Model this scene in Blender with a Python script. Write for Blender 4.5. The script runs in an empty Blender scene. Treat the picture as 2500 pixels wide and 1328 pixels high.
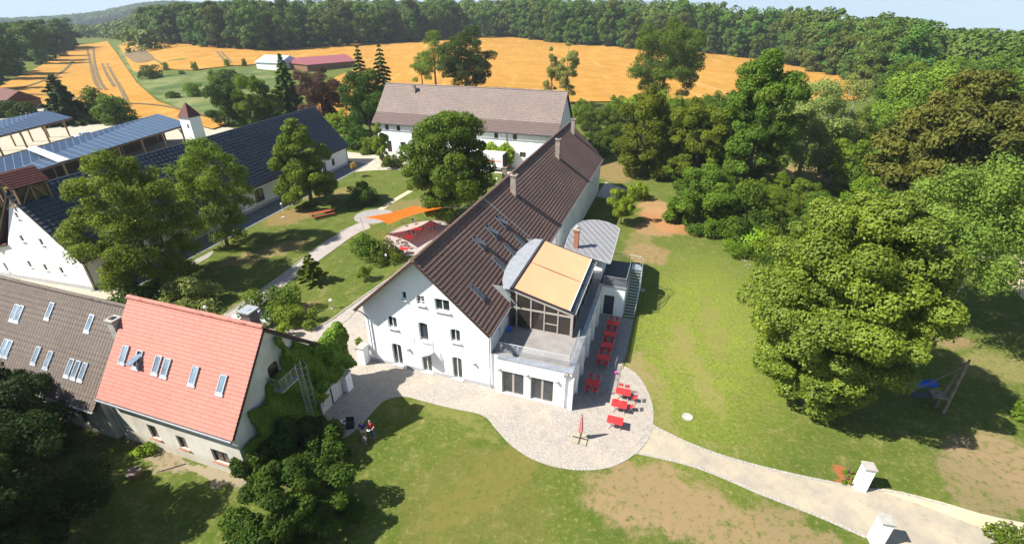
import bpy, bmesh, math, random
import numpy as np
from mathutils import Vector, Matrix
from math import radians, sin, cos, pi, atan2, hypot
random.seed(7); RNG=np.random.default_rng(11)
scn=bpy.context.scene
# ---------------------------------------------------------------- camera, sky, sun, exposure
F=1186.0; YAW=-.323; PIT=.492; CAM=(23.546,-29.687,28.249)
cd=bpy.data.cameras.new('camera'); cam=bpy.data.objects.new('camera',cd); scn.collection.objects.link(cam)
cd.sensor_width=36; cd.lens=36*F/2500; cd.clip_start=.1; cd.clip_end=9000
cam.location=CAM; cam.rotation_euler=(pi/2-PIT,0,-YAW); scn.camera=cam
scn.view_settings.view_transform='Standard'; scn.view_settings.look='None'; scn.view_settings.exposure=1.1; scn.view_settings.gamma=1
SUN_EL=radians(47); SUN_AZ=(-.86,-.51)      # horizontal direction towards the sun
w=bpy.data.worlds.new('World'); scn.world=w; w.use_nodes=True; nt=w.node_tree; nt.nodes.clear()
o=nt.nodes.new('ShaderNodeOutputWorld'); bg=nt.nodes.new('ShaderNodeBackground'); sk=nt.nodes.new('ShaderNodeTexSky')
sk.sky_type='NISHITA'; sk.sun_disc=False; sk.sun_elevation=SUN_EL; sk.sun_rotation=atan2(SUN_AZ[0],SUN_AZ[1]); sk.air_density=1.3; sk.dust_density=.6; sk.ozone_density=1.5
tc=nt.nodes.new('ShaderNodeTexCoord'); sp=nt.nodes.new('ShaderNodeSeparateXYZ'); mx=nt.nodes.new('ShaderNodeMath'); mx.operation='MAXIMUM'; mx.inputs[1].default_value=.16
cb=nt.nodes.new('ShaderNodeCombineXYZ'); L=nt.links.new
L(tc.outputs['Generated'],sp.inputs[0]); L(sp.outputs[0],cb.inputs[0]); L(sp.outputs[1],cb.inputs[1]); L(sp.outputs[2],mx.inputs[0]); L(mx.outputs[0],cb.inputs[2]); L(cb.outputs[0],sk.inputs[0])
L(sk.outputs[0],bg.inputs[0]); bg.inputs[1].default_value=.065; L(bg.outputs[0],o.inputs[0])
sl=bpy.data.lights.new('sun','SUN'); so=bpy.data.objects.new('sun',sl); scn.collection.objects.link(so)
sl.energy=5.0; sl.angle=radians(.53); sl.color=(1,.95,.86)
sd=Vector((SUN_AZ[0]*cos(SUN_EL),SUN_AZ[1]*cos(SUN_EL),sin(SUN_EL))); so.rotation_euler=sd.to_track_quat('Z','Y').to_euler(); so.location=(0,0,60)
# ---------------------------------------------------------------- survey helpers: where a sight line of the survey meets the land
_r=np.array([cos(YAW),-sin(YAW),0]); _f=np.array([sin(YAW)*cos(PIT),cos(YAW)*cos(PIT),-sin(PIT)]); _u=np.cross(_r,_f); _C=np.array(CAM)
def ss(a,b,x):
    t=np.clip((x-a)/(b-a),0,1); return t*t*(3-2*t)
def terr(x,y):
    dx=x-CAM[0]; dy=y-CAM[1]; D=np.hypot(dx,dy); az=np.arctan2(dx,dy)-YAW
    wc=ss(-.66,-.54,az)*(1-ss(.25,.55,az)); wl=1-ss(-.66,-.5,az); wr=ss(.3,.6,az)
    z=.028*wc*(np.maximum(D-230,0)-np.maximum(D-1500,0))
    z=z-.017*wl*(np.maximum(D-900,0)-np.maximum(D-2100,0))-.035*wr*(np.maximum(D-330,0))
    top=np.interp(az,[-1.3,-.95,-.75,-.64,-.5,-.3],[-30,-26,-16,8,46,90])
    n=2.5*np.sin(az*31)+1.5*np.sin(az*57+1)
    z=z+wl*(top+n+20)*np.exp(-((D-2600)/520)**2)
    return z
def ray(px,py): return _f+_r*(px-1250)/F-_u*(py-664)/F
def G(px,py,z=None):
    d=ray(px,py)
    if z is not None:
        p=_C+d*((z-_C[2])/d[2]); return (p[0],p[1],z)
    t=20.
    for k in range(3000):
        p=_C+d*t
        if p[2]<=terr(p[0],p[1]) : break
        t*=1.004
    lo,hi=t/1.004,t
    for k in range(20):
        m=(lo+hi)/2; p=_C+d*m
        if p[2]<=terr(p[0],p[1]): hi=m
        else: lo=m
    return (p[0],p[1],float(terr(p[0],p[1])))
def GP(pts): return [G(*p)[:2] for p in pts]
def PRJ(p):
    d=np.array(p,float)-_C; z=d@_f; return (1250+F*(d@_r)/z,664-F*(d@_u)/z)
def hgt(b,ty):
    "height of a thing standing at b whose top shows at row ty"
    lo,hi=.1,60
    for k in range(30):
        m=(lo+hi)/2
        if PRJ((b[0],b[1],b[2]+m))[1]>ty: lo=m
        else: hi=m
    return m
# ---------------------------------------------------------------- object helpers
COL=scn.collection
def tag(o,label=None,cat=None,group=None,kind=None):
    if label: o['label']=label
    if cat: o['category']=cat
    if group: o['group']=group
    if kind: o['kind']=kind
    return o
def thing(name,label,cat,loc=(0,0,0),group=None,rz=0):
    o=bpy.data.objects.new(name,None); o.empty_display_size=.2; COL.objects.link(o); o.location=loc; o.rotation_euler.z=rz
    return tag(o,label,cat,group)
def root_loc(p):
    while p.parent: p=p.parent
    return p.location
def link(name,me,parent=None):
    o=bpy.data.objects.new(name,me); COL.objects.link(o)
    if parent: o.parent=parent
    return o
class MB:
    def __init__(s): s.v=[]; s.f=[]; s.m=[]; s.uv=[]; s.hasuv=False
    def add(s,vs,fs,mi=0,uvs=None):
        b=len(s.v); s.v+=[tuple(map(float,v)) for v in vs]
        for i,f in enumerate(fs):
            s.f.append(tuple(b+k for k in f)); s.m.append(mi); s.uv.append(uvs[i] if uvs else None)
        if uvs: s.hasuv=True
        return s
    def obox(s,c,X,Y,Z,mi=0):
        c,X,Y,Z=map(Vector,(c,X,Y,Z))
        vs=[c+a*X+b*Y+d*Z for d in(-1,1) for b in(-1,1) for a in(-1,1)]
        return s.add(vs,[(0,2,3,1),(4,5,7,6),(0,1,5,4),(2,6,7,3),(0,4,6,2),(1,3,7,5)],mi)
    def box(s,x0,y0,z0,x1,y1,z1,mi=0):
        return s.obox(((x0+x1)/2,(y0+y1)/2,(z0+z1)/2),((x1-x0)/2,0,0),(0,(y1-y0)/2,0),(0,0,(z1-z0)/2),mi)
    def tube(s,p,q,r0,r1=None,n=6,mi=0,cap=True):
        p,q=Vector(p),Vector(q); r1=r0 if r1 is None else r1; d=(q-p)
        if d.length<1e-6: return s
        d.normalize(); a=d.orthogonal().normalized(); b=d.cross(a)
        vs=[p+(a*cos(2*pi*i/n)+b*sin(2*pi*i/n))*r0 for i in range(n)]+[q+(a*cos(2*pi*i/n)+b*sin(2*pi*i/n))*r1 for i in range(n)]
        fs=[(i,(i+1)%n,n+(i+1)%n,n+i) for i in range(n)]
        if cap: fs+=[tuple(range(n-1,-1,-1)),tuple(range(n,2*n))]
        return s.add(vs,fs,mi)
    def path(s,pts,r,n=6,mi=0):
        for a,b in zip(pts,pts[1:]): s.tube(a,b,r,r,n,mi)
        return s
    def bar(s,p,q,w,h,mi=0,up=(0,0,1)):
        p,q=Vector(p),Vector(q); d=q-p; u=Vector(up); sd=d.cross(u)
        if sd.length<1e-6: sd=d.orthogonal()
        sd.normalize(); u=sd.cross(d).normalized()
        return s.obox((p+q)/2,d/2,sd*w/2,u*h/2,mi)
    def prism(s,poly,z0,z1,mi=0):
        n=len(poly)
        if sum(poly[i][0]*poly[(i+1)%n][1]-poly[(i+1)%n][0]*poly[i][1] for i in range(n))<0: poly=poly[::-1]
        vs=[(x,y,z0) for x,y in poly]+[(x,y,z1) for x,y in poly]
        return s.add(vs,[tuple(range(n-1,-1,-1)),tuple(range(n,2*n))]+[(i,(i+1)%n,n+(i+1)%n,n+i) for i in range(n)],mi)
    def extr(s,pts3,dv,mi=0):
        n=len(pts3); dv=Vector(dv); a=[Vector(p) for p in pts3]; vs=a+[p+dv for p in a]
        return s.add(vs,[tuple(range(n-1,-1,-1)),tuple(range(n,2*n))]+[(i,(i+1)%n,n+(i+1)%n,n+i) for i in range(n)],mi)
    def lathe(s,c,prof,n=12,mi=0):
        vs=[];fs=[]
        for r,z in prof:
            for i in range(n): vs.append((c[0]+r*cos(2*pi*i/n),c[1]+r*sin(2*pi*i/n),c[2]+z))
        for k in range(len(prof)-1):
            for i in range(n): fs.append((k*n+i,k*n+(i+1)%n,(k+1)*n+(i+1)%n,(k+1)*n+i))
        fs.append(tuple(range(n-1,-1,-1))); fs.append(tuple((len(prof)-1)*n+i for i in range(n)))
        return s.add(vs,fs,mi)
    def build(s,name,mats,parent=None,smooth=False,fix=False,bev=0):
        me=bpy.data.meshes.new(name); off=Vector((0,0,0))
        if parent: off=root_loc(parent)
        me.from_pydata([(v[0]-off.x,v[1]-off.y,v[2]-off.z) for v in s.v],[],s.f)
        if not isinstance(mats,(list,tuple)): mats=[mats]
        for m in mats: me.materials.append(m)
        me.polygons.foreach_set('material_index',s.m)
        if s.hasuv:
            uvl=me.uv_layers.new(name='UVMap'); k=0
            for f,uv in zip(s.f,s.uv):
                for j in range(len(f)):
                    uvl.data[k].uv=uv[j] if uv else (0,0); k+=1
        if fix:
            bm=bmesh.new(); bm.from_mesh(me); bmesh.ops.recalc_face_normals(bm,faces=bm.faces); bm.to_mesh(me); bm.free()
        if smooth: me.polygons.foreach_set('use_smooth',[True]*len(me.polygons))
        me.update()
        o=link(name,me,parent)
        if bev: 
            b=o.modifiers.new('b','BEVEL'); b.width=bev; b.segments=1; b.limit_method='ANGLE'
        return o
def copy_tree(o,parent=None,label=None):
    c=o.copy(); COL.objects.link(c); c.parent=parent
    if label: c['label']=label
    for ch in list(o.children): copy_tree(ch,c)
    return c
# ---------------------------------------------------------------- materials
class N:
    def __init__(s,name):
        s.m=bpy.data.materials.new(name); s.m.use_nodes=True; s.t=s.m.node_tree; s.b=s.t.nodes['Principled BSDF']; s.o=s.t.nodes['Material Output']
    def n(s,typ,**kw):
        nd=s.t.nodes.new(typ)
        for k,v in kw.items():
            if k.startswith('i_'):
                k2=k[2:]; k2=int(k2) if k2.isdigit() else k2.replace('_',' ')
                if isinstance(v,bpy.types.NodeSocket): s.t.links.new(v,nd.inputs[k2])
                else: nd.inputs[k2].default_value=v
            else: setattr(nd,k,v)
        return nd
    def l(s,a,b): s.t.links.new(a,b)
    def pos(s): return s.n('ShaderNodeNewGeometry').outputs['Position']
    def obj(s): return s.n('ShaderNodeTexCoord').outputs['Object']
    def noise(s,vec,scale,det=4,rough=.55,dist=0): 
        return s.n('ShaderNodeTexNoise',i_Vector=vec,i_Scale=scale,i_Detail=det,i_Roughness=rough,i_Distortion=dist).outputs['Fac']
    def ramp(s,f,stops):
        r=s.n('ShaderNodeValToRGB',i_Fac=f); e=r.color_ramp.elements
        while len(e)<len(stops): e.new(.5)
        for x,(p,c) in zip(e,stops): x.position=p; x.color=(*c,1) if len(c)==3 else c
        return r.outputs[0]
    def mix(s,f,a,b,mode='MIX'):
        m=s.n('ShaderNodeMix',data_type='RGBA',blend_type=mode)
        for k,v in((0,f),(6,a),(7,b)):
            if isinstance(v,bpy.types.NodeSocket): s.l(v,m.inputs[k])
            else: m.inputs[k].default_value=(*v,1) if isinstance(v,tuple) and len(v)==3 else v
        return m.outputs[2]
    def math(s,op,a,b=0.,c=0.,clamp=False):
        m=s.n('ShaderNodeMath',operation=op,use_clamp=clamp)
        for k,v in((0,a),(1,b),(2,c)):
            if isinstance(v,bpy.types.NodeSocket): s.l(v,m.inputs[k])
            else: m.inputs[k].default_value=v
        return m.outputs[0]
    def done(s,col=None,rough=.8,spec=.3,bump=None,bs=.3,bd=.05,metal=0):
        if col is not None:
            if isinstance(col,bpy.types.NodeSocket): s.l(col,s.b.inputs['Base Color'])
            else: s.b.inputs['Base Color'].default_value=(*col,1)
        if isinstance(rough,bpy.types.NodeSocket): s.l(rough,s.b.inputs['Roughness'])
        else: s.b.inputs['Roughness'].default_value=rough
        s.b.inputs['Specular IOR Level'].default_value=spec; s.b.inputs['Metallic'].default_value=metal
        if bump is not None:
            b=s.n('ShaderNodeBump',i_Height=bump,i_Strength=bs,i_Distance=bd); s.l(b.outputs[0],s.b.inputs['Normal'])
        return s.m
def simple(name,col,rough=.6,spec=.4,metal=0,var=.12,sc=3,grain=.0):
    n=N(name); p=n.obj(); f=n.noise(p,sc,5)
    d=tuple(c*(1-var) for c in col); l=tuple(min(1,c*(1+var)) for c in col)
    return n.done(n.ramp(f,[(.3,d),(.7,l)]),rough,spec,f if grain else None,grain,.02,metal)
def stain_wall(name,col,dirt,amt=.35,low=.4):
    n=N(name); p=n.pos(); a=n.noise(p,.35,6,.6); b=n.noise(p,9,4)
    c=n.mix(n.math('MULTIPLY',n.ramp(a,[(.45,(0,0,0)),(.75,(1,1,1))]),amt),col,dirt)
    sp=n.n('ShaderNodeSeparateXYZ',i_0=p).outputs[2]
    st=n.noise(n.n('ShaderNodeMapping',i_Vector=p,i_Scale=(1,1,.12)).outputs[0],2.2,4)
    c=n.mix(n.math('MULTIPLY',n.ramp(st,[(.5,(0,0,0)),(.8,(1,1,1))]),amt*.6),c,dirt)
    lowm=n.math('MULTIPLY',n.math('SUBTRACT',low,n.math('ADD',sp,n.math('MULTIPLY',b,.3)),clamp=True),1.4,clamp=True)
    c=n.mix(n.math('MULTIPLY',lowm,.5),c,dirt)
    return n.done(c,.9,.15,b,.25,.02)
def tile_mat(name,base,alt,cw,ch,dirt=(.1,.09,.07),damt=.3,moss=None,rough=.75,var=.5,spec=.3,course_shade=.4):
    n=N(name); uv=n.n('ShaderNodeUVMap').outputs[0]; sp=n.n('ShaderNodeSeparateXYZ',i_0=uv)
    cx=n.math('FLOOR',n.math('DIVIDE',sp.outputs[0],cw)); cy=n.math('FLOOR',n.math('DIVIDE',sp.outputs[1],ch))
    wn=n.n('ShaderNodeTexWhiteNoise',noise_dimensions='2D',i_Vector=n.n('ShaderNodeCombineXYZ',i_0=cx,i_1=cy).outputs[0]).outputs['Value']
    big=n.noise(uv,.18,5,.6); sm=n.noise(uv,1.3,5)
    c=n.mix(n.math('MULTIPLY',wn,var),base,alt)
    c=n.mix(n.math('MULTIPLY',n.ramp(big,[(.4,(0,0,0)),(.7,(1,1,1))]),damt),c,dirt)
    c=n.mix(n.math('MULTIPLY',n.ramp(sm,[(.5,(0,0,0)),(.75,(1,1,1))]),damt*.7),c,dirt if moss is None else moss)
    # grooves where tile edges overlap; course lines darkened to paint in the step shadow
    fx=n.math('FRACT',n.math('DIVIDE',sp.outputs[0],cw)); g=n.math('LESS_THAN',fx,.16)
    c=n.mix(n.math('MULTIPLY',g,.32),c,tuple(x*.35 for x in base)); fy_=n.math('LESS_THAN',n.math('FRACT',n.math('DIVIDE',sp.outputs[1],ch)),.16); c=n.mix(n.math('MULTIPLY',fy_,course_shade),c,tuple(x*.3 for x in base))
    return n.done(c,rough,spec,sm,.2,.02)
def glass_mat(name,col=(.02,.025,.03),rough=.06):
    n=N(name); f=n.noise(n.pos(),.8,3); c=n.ramp(f,[(.35,col),(.7,tuple(x*2.2+.01 for x in col))])
    return n.done(c,rough,.9)
def leaf_mat(name,dark,light,rough=.65,trans=.36,hue=.035,spec=.16):
    dark=tuple(x*y for x,y in zip(dark,(1.65,1.6,1.1))); light=tuple(min(.6,x*y) for x,y in zip(light,(1.68,1.62,1.1))); n=N(name); at=n.n('ShaderNodeAttribute',attribute_name='tone').outputs['Fac']
    f=n.noise(n.obj(),.35,3); oi=n.n('ShaderNodeObjectInfo').outputs['Random']
    t=n.math('ADD',n.math('MULTIPLY',at,.65),n.math('MULTIPLY',f,.45),clamp=True)
    c=n.mix(t,dark,light)
    hs=n.n('ShaderNodeHueSaturation',i_Hue=n.math('ADD',.492-hue/2,n.math('MULTIPLY',oi,hue)),i_Saturation=1.,i_Value=n.math('ADD',.8,n.math('MULTIPLY',oi,.4)),i_Color=c).outputs[0]
    n.done(hs,rough,spec); tr=n.n('ShaderNodeBsdfTranslucent',i_Color=n.mix(.5,hs,light)); ms=n.n('ShaderNodeMixShader',i_0=trans,i_1=n.b.outputs[0],i_2=tr.outputs[0])
    n.l(ms.outputs[0],n.o.inputs[0]); return n.m
M={}
M['white']=stain_wall('white_render',(.88,.88,.89),(.62,.59,.54),.3,.22)
M['white_old']=stain_wall('old_render',(.66,.63,.56),(.38,.33,.26),.8,1.4)
M['white_mid']=stain_wall('pale_render',(.6,.58,.55),(.42,.4,.35),.5,.5)
M['grey_plinth']=simple('plinth_grey',(.42,.42,.44),.9,.1)
M['brown_tile']=tile_mat('brown_roof_tile',(.2,.122,.098),(.14,.087,.07),.3,.36,(.05,.035,.03),.35,var=.55)
M['greybrown_tile']=tile_mat('weathered_roof_tile',(.27,.215,.19),(.17,.135,.125),.3,.36,(.14,.11,.095),.4)
M['darkband_tile']=tile_mat('dark_roof_tile',(.16,.115,.105),(.1,.07,.065),.3,.36,(.12,.09,.08),.3)
M['grey_tile']=tile_mat('grey_roof_tile',(.145,.112,.092),(.09,.07,.058),.3,.36,(.17,.15,.13),.45)
M['red_tile']=tile_mat('red_roof_tile',(.48,.19,.15),(.4,.14,.11),.2,.27,(.4,.2,.15),.45,var=.6)
M['blue_tile']=tile_mat('blue_black_glazed_tile',(.045,.058,.072),(.022,.029,.037),.34,.4,(.03,.04,.06),.3,rough=.38,spec=.6)
M['belfry_tile']=tile_mat('rust_roof_tile',(.2,.06,.045),(.14,.04,.035),.3,.36)
M['glass']=glass_mat('window_glass'); M['glass_brown']=glass_mat('conservatory_glass',(.045,.033,.026),.08)
M['skyglass']=glass_mat('roof_window_glass',(.1,.14,.18),.12)
M['frame_white']=simple('white_frame',(.8,.8,.78),.5,var=.03); M['frame_brown']=simple('brown_frame',(.11,.06,.04),.6)
M['frame_taupe']=simple('taupe_frame',(.38,.34,.3),.5,var=.06)
M['zinc']=simple('zinc',(.42,.45,.5),.42,.5,.55,.2,1.5); M['zinc_light']=simple('bright_zinc',(.36,.375,.4),.5,.4,.3,.14,1.5); M['seam_roof']=simple('seam_metal',(.2,.2,.207),.55,.4,.15,.08,.8); M['zinc_dark']=simple('dark_zinc',(.13,.145,.16),.5,.4,.2); M['seam']=simple('seam_edge',(.36,.36,.375),.5,.4)
M['steel']=simple('galvanised_steel',(.55,.57,.6),.35,.5,.7,.1); M['steel_dark']=simple('dark_steel',(.06,.065,.075),.5,.4,.3)
M['concrete']=simple('concrete',(.36,.34,.31),.9,.1,0,.2,2); M['chimney']=simple('chimney_render',(.3,.25,.21),.9,.1,0,.35,2.5)
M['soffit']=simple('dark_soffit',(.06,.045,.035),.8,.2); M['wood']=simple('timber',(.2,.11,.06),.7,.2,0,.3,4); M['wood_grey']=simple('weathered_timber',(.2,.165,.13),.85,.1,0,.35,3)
M['orange_cloth']=simple('orange_awning_cloth',(.74,.37,.2),.75,.2,0,.04,.5); M['sail']=None
M['solar']=None
M['red_cloth']=simple('red_table_top',(.78,.035,.035),.45,.4,0,.08,4); M['red_dark']=simple('red_chair_slat',(.5,.02,.02),.5,.4)
M['black']=simple('black_plastic',(.02,.02,.022),.5); M['yellow']=simple('yellow_pot',(.75,.7,.02),.5); M['blue_plastic']=simple('blue_plastic',(.02,.12,.62),.35,.5)
M['bark']=simple('bark',(.12,.09,.065),.95,.05,0,.4,5,.4); M['birch_bark']=simple('pale_bark',(.3,.285,.26),.85,.1,0,.4,6)
M['skin']=simple('skin',(.5,.27,.18),.6); M['hair']=simple('grey_hair',(.2,.17,.14),.8)
M['terrace']=simple('terrace_slab',(.24,.225,.215),.85,.15,0,.14,1.2)
n=N('sail_cloth'); n.done(n.ramp(n.noise(n.obj(),.6,3),[(.3,(.66,.16,.012)),(.7,(.74,.2,.02))]),.7,.2)
tr=n.n('ShaderNodeBsdfTranslucent',i_Color=(.9,.08,.03,1)); ms=n.n('ShaderNodeMixShader',i_0=.42,i_1=n.b.outputs[0],i_2=tr.outputs[0]); n.l(ms.outputs[0],n.o.inputs[0]); M['sail']=n.m
n=N('solar_panels'); uv=n.n('ShaderNodeUVMap').outputs[0]; sp=n.n('ShaderNodeSeparateXYZ',i_0=uv)
fx=n.math('LESS_THAN',n.math('FRACT',n.math('DIVIDE',sp.outputs[0],1.7)),.05); fy=n.math('LESS_THAN',n.math('FRACT',n.math('DIVIDE',sp.outputs[1],1.05)),.04)
c=n.mix(n.noise(uv,.3,3),(.045,.075,.13),(.07,.11,.175)); c=n.mix(n.math('MULTIPLY',fy,.35),c,(.3,.35,.42)); c=n.mix(n.math('MULTIPLY',fx,.8),c,(.45,.48,.52)); M['solar']=n.done(c,.28,.6)
# ground materials -------------------------------------------------
def dot_mask(n,p,cx,cy,rx,ry,rot,warp):
    mp=n.n('ShaderNodeMapping',vector_type='POINT',i_Vector=warp,i_Location=(0,0,0)).outputs[0]
    v=n.n('ShaderNodeVectorMath',operation='SUBTRACT',i_0=mp,i_1=(cx,cy,0)).outputs[0]
    v=n.n('ShaderNodeVectorRotate',rotation_type='Z_AXIS',i_Vector=v,i_Angle=-rot).outputs[0]
    v=n.n('ShaderNodeVectorMath',operation='MULTIPLY',i_0=v,i_1=(1/rx,1/ry,0)).outputs[0]
    l=n.n('ShaderNodeVectorMath',operation='LENGTH',i_0=v).outputs['Value']
    return n.math('SUBTRACT',1.25,l,clamp=True)
def lawn_mat():
    n=N('lawn_grass'); p=n.pos(); nz=n.n('ShaderNodeTexNoise',i_Vector=p,i_Scale=.45,i_Detail=6.,i_Roughness=.65).outputs['Color']
    w=n.n('ShaderNodeVectorMath',operation='MULTIPLY_ADD',i_0=nz,i_1=(5,5,0),i_2=p).outputs[0]; w=n.n('ShaderNodeVectorMath',operation='SUBTRACT',i_0=w,i_1=(2.5,2.5,0)).outputs[0]
    a=n.noise(p,.13,5,.6); b=n.noise(p,.7,6,.62); c_=n.noise(p,7,4,.7); d=n.noise(p,26,3,.7)
    g=n.ramp(a,[(.3,(.042,.07,.009)),(.5,(.068,.095,.012)),(.7,(.11,.122,.024))])
    lw=n.ramp(dot_mask(n,p,28.5,14,9,20,-.1,w),[(.1,(0,0,0)),(.8,(.68,)*3)]); g=n.mix(lw,g,(.29,.33,.045))
    tl=n.math('SINE',n.math('MULTIPLY',n.n('ShaderNodeSeparateXYZ',i_0=n.n('ShaderNodeVectorRotate',rotation_type='Z_AXIS',i_Vector=w,i_Angle=.25).outputs[0]).outputs[0],3.6)); g=n.mix(n.math('MULTIPLY',n.ramp(tl,[(.6,(0,0,0)),(.95,(1,1,1))]),.08),g,(.24,.23,.08))
    g=n.mix(n.ramp(b,[(.35,(0,0,0)),(.7,(.75,)*3)]),g,(.15,.145,.04))
    dry=n.ramp(b,[(.56,(0,0,0)),(.68,(1,1,1))]); 
    g=n.mix(n.math('MULTIPLY',dry,.35),g,(.33,.26,.12))
    g=n.mix(n.ramp(c_,[(.38,(.5,)*3),(.55,(0,0,0))]),g,(.05,.1,.008))
    g=n.mix(n.math('MULTIPLY',n.ramp(d,[(.35,(1,1,1)),(.5,(0,0,0))]),.5),g,(.03,.07,.006))
    g=n.mix(n.math('MULTIPLY',n.ramp(d,[(.58,(0,0,0)),(.7,(1,1,1))]),.65),g,(.36,.33,.14))
    e_=n.noise(p,3.2,6,.72); g=n.mix(n.ramp(e_,[(.36,(.6,)*3),(.52,(0,0,0))]),g,(.055,.1,.01)); g=n.mix(n.ramp(e_,[(.55,(0,0,0)),(.68,(.75,)*3)]),g,(.26,.23,.09))
    # bare earth, worn and leaf-strewn places
    pt=[ # cx,cy,rx,ry,rot,colour,strength
     (G(1600,1215),4.2,2.6,.3,(.46,.35,.2),1.),(G(1560,1190),2.4,2.,.0,(.42,.33,.18),.9),(G(1800,1300),5.5,2.2,-.3,(.44,.34,.19),.95),(G(1950,1310),3,1.5,-.4,(.4,.32,.18),.9),
     (G(2440,1130),3.6,3.0,.5,(.44,.34,.2),1.),(G(2380,1180),2.2,2.6,.1,(.38,.31,.18),.8),
     (G(1552,930),1.0,4.4,.1,(.46,.37,.2),.75),(G(1700,900),.9,6,.35,(.4,.38,.14),.7),(G(1610,970),.8,5,.25,(.4,.36,.15),.6),(G(1740,800),1.2,5,.1,(.36,.35,.12),.6),(G(1660,830),.6,5,-.1,(.38,.36,.13),.6),
     (G(1585,620),2.6,3.4,.3,(.45,.32,.17),.9),(G(1600,560),3.2,2.6,.2,(.5,.33,.17),.9),(G(1640,538),4.2,5.2,.9,(.62,.33,.16),.9),(G(1600,505),2.6,3.4,.3,(.6,.38,.2),.8),(G(1560,600),2,5,.0,(.42,.33,.17),.6),(G(1500,420),4,7,.2,(.42,.3,.15),.9),(G(1700,565),3,2,.6,(.5,.3,.12),.8),
     (G(700,530),3.2,3.6,.3,(.4,.28,.13),.9),(G(640,620),1.8,6,-.5,(.42,.32,.16),.8),(G(820,470),1.6,7,-.75,(.42,.34,.15),.7),(G(1000,500),2.5,5,-.6,(.38,.31,.15),.8),(G(1090,560),5,4,0,(.32,.23,.12),.8),
     (G(740,745),.7,3,-.6,(.42,.3,.17),.5),(G(2310,830),2.2,1.8,.2,(.4,.29,.17),.9),(G(2450,900),4,2,.4,(.4,.36,.16),.6),(G(410,1135),1.8,.8,0,(.45,.38,.28),1),(G(330,1070),4.,.8,0,(.36,.3,.2),.9),(G(520,1150),3.5,.6,0,(.5,.44,.33),.9),
     (G(1110,1010),3.6,.8,-.25,(.3,.32,.1),.7),(G(1220,1160),1.6,6,-.5,(.3,.28,.08),.7),(G(1150,1240),5,5,0,(.25,.24,.07),.5),(G(2060,1165),.9,.9,0,(.5,.2,.09),1.),(G(950,385),2,1.5,0,(.45,.33,.2),.8),(G(1930,420),7,7,0,(.4,.33,.15),.7),(G(1990,430),6,5,0,(.5,.36,.18),.8)]
    brk=n.ramp(n.noise(p,1.9,8,.78),[(.4,(.05,)*3),(.5,(1,1,1))])
    for c,rx,ry,rot,col,st in pt:
        m=dot_mask(n,p,c[0],c[1],rx,ry,rot,w); m=n.math('MULTIPLY',(st if col[0]>.49 else n.math('MULTIPLY',brk,st)),n.ramp(n.math('ADD',m,n.math('MULTIPLY',c_,.5)),[(.34,(0,0,0)),(.62,(1,1,1))]))
        m=n.math('MULTIPLY',m,1.); g=n.mix(m,g,tuple(x*y for x,y in zip(col,(.54,.5,.46))))
    hgt_=n.math('ADD',n.math('MULTIPLY',d,.7),n.math('MULTIPLY',c_,1.))
    return n.done(g,.95,.1,hgt_,.45,.06)
M['lawn']=lawn_mat()
def cobble(name,a,b,c,scale=7,bias=.5):
    n=N(name); p=n.pos(); v=n.n('ShaderNodeTexVoronoi',feature='F1',i_Vector=p,i_Scale=scale); e=n.n('ShaderNodeTexVoronoi',feature='DISTANCE_TO_EDGE',i_Vector=p,i_Scale=scale).outputs['Distance']
    wn=n.n('ShaderNodeSeparateColor',i_0=v.outputs['Color']).outputs[0]; big=n.noise(p,.25,5,.6); md=n.noise(p,1.4,5,.6)
    k=n.mix(wn,a,b); k=n.mix(n.ramp(big,[(.4,(0,0,0)),(.65,(.8,)*3)]),k,c); k=n.mix(n.math('MULTIPLY',n.ramp(md,[(.5,(0,0,0)),(.7,(1,1,1))]),.4),k,tuple(x*1.15 for x in c))
    st_=n.noise(p,.6,7,.7,.6); k=n.mix(n.ramp(st_,[(.52,(0,0,0)),(.72,(.38,)*3)]),k,tuple(x*.55 for x in a))
    k=n.mix(n.ramp(e,[(.0,(.75,)*3),(.09,(0,0,0))]),k,tuple(x*.55 for x in a))
    return n.done(k,.9,.15,e,.5,.03)
M['cobble']=cobble('cobble_setts',(.29,.265,.24),(.38,.345,.31),(.41,.355,.29))
M['paver']=cobble('grey_pavers',(.27,.25,.235),(.33,.31,.29),(.31,.295,.275),5)
def gravel(name,a,b,sc=12):
    n=N(name); p=n.pos(); f=n.noise(p,sc,4,.7); g=n.noise(p,.5,6,.6); st_=n.noise(p,1.7,6,.7); c=n.mix(n.ramp(g,[(.35,(0,0,0)),(.65,(1,1,1))]),a,b); c=n.mix(n.math('MULTIPLY',n.ramp(f,[(.35,(1,1,1)),(.5,(0,0,0))]),.35),c,tuple(x*.5 for x in a)); c=n.mix(n.ramp(st_,[(.54,(0,0,0)),(.7,(.4,)*3)]),c,tuple(x*.6 for x in a))
    return n.done(c,.95,.1,f,.5,.04)
M['gravel']=gravel('pale_gravel',(.3,.27,.225),(.42,.36,.26)); M['sand']=gravel('sandy_gravel',(.46,.385,.25),(.52,.45,.31)); M['path']=gravel('path_slabs',(.3,.27,.25),(.37,.33,.3),5)
M['road']=gravel('pale_road',(.38,.34,.27),(.45,.4,.31),6); M['shade_paving']=gravel('shade_grey_paving',(.15,.16,.17),(.19,.2,.21),8)
M['kerb']=cobble('kerb_stone',(.33,.3,.27),(.42,.385,.34),(.38,.345,.3),5)
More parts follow.
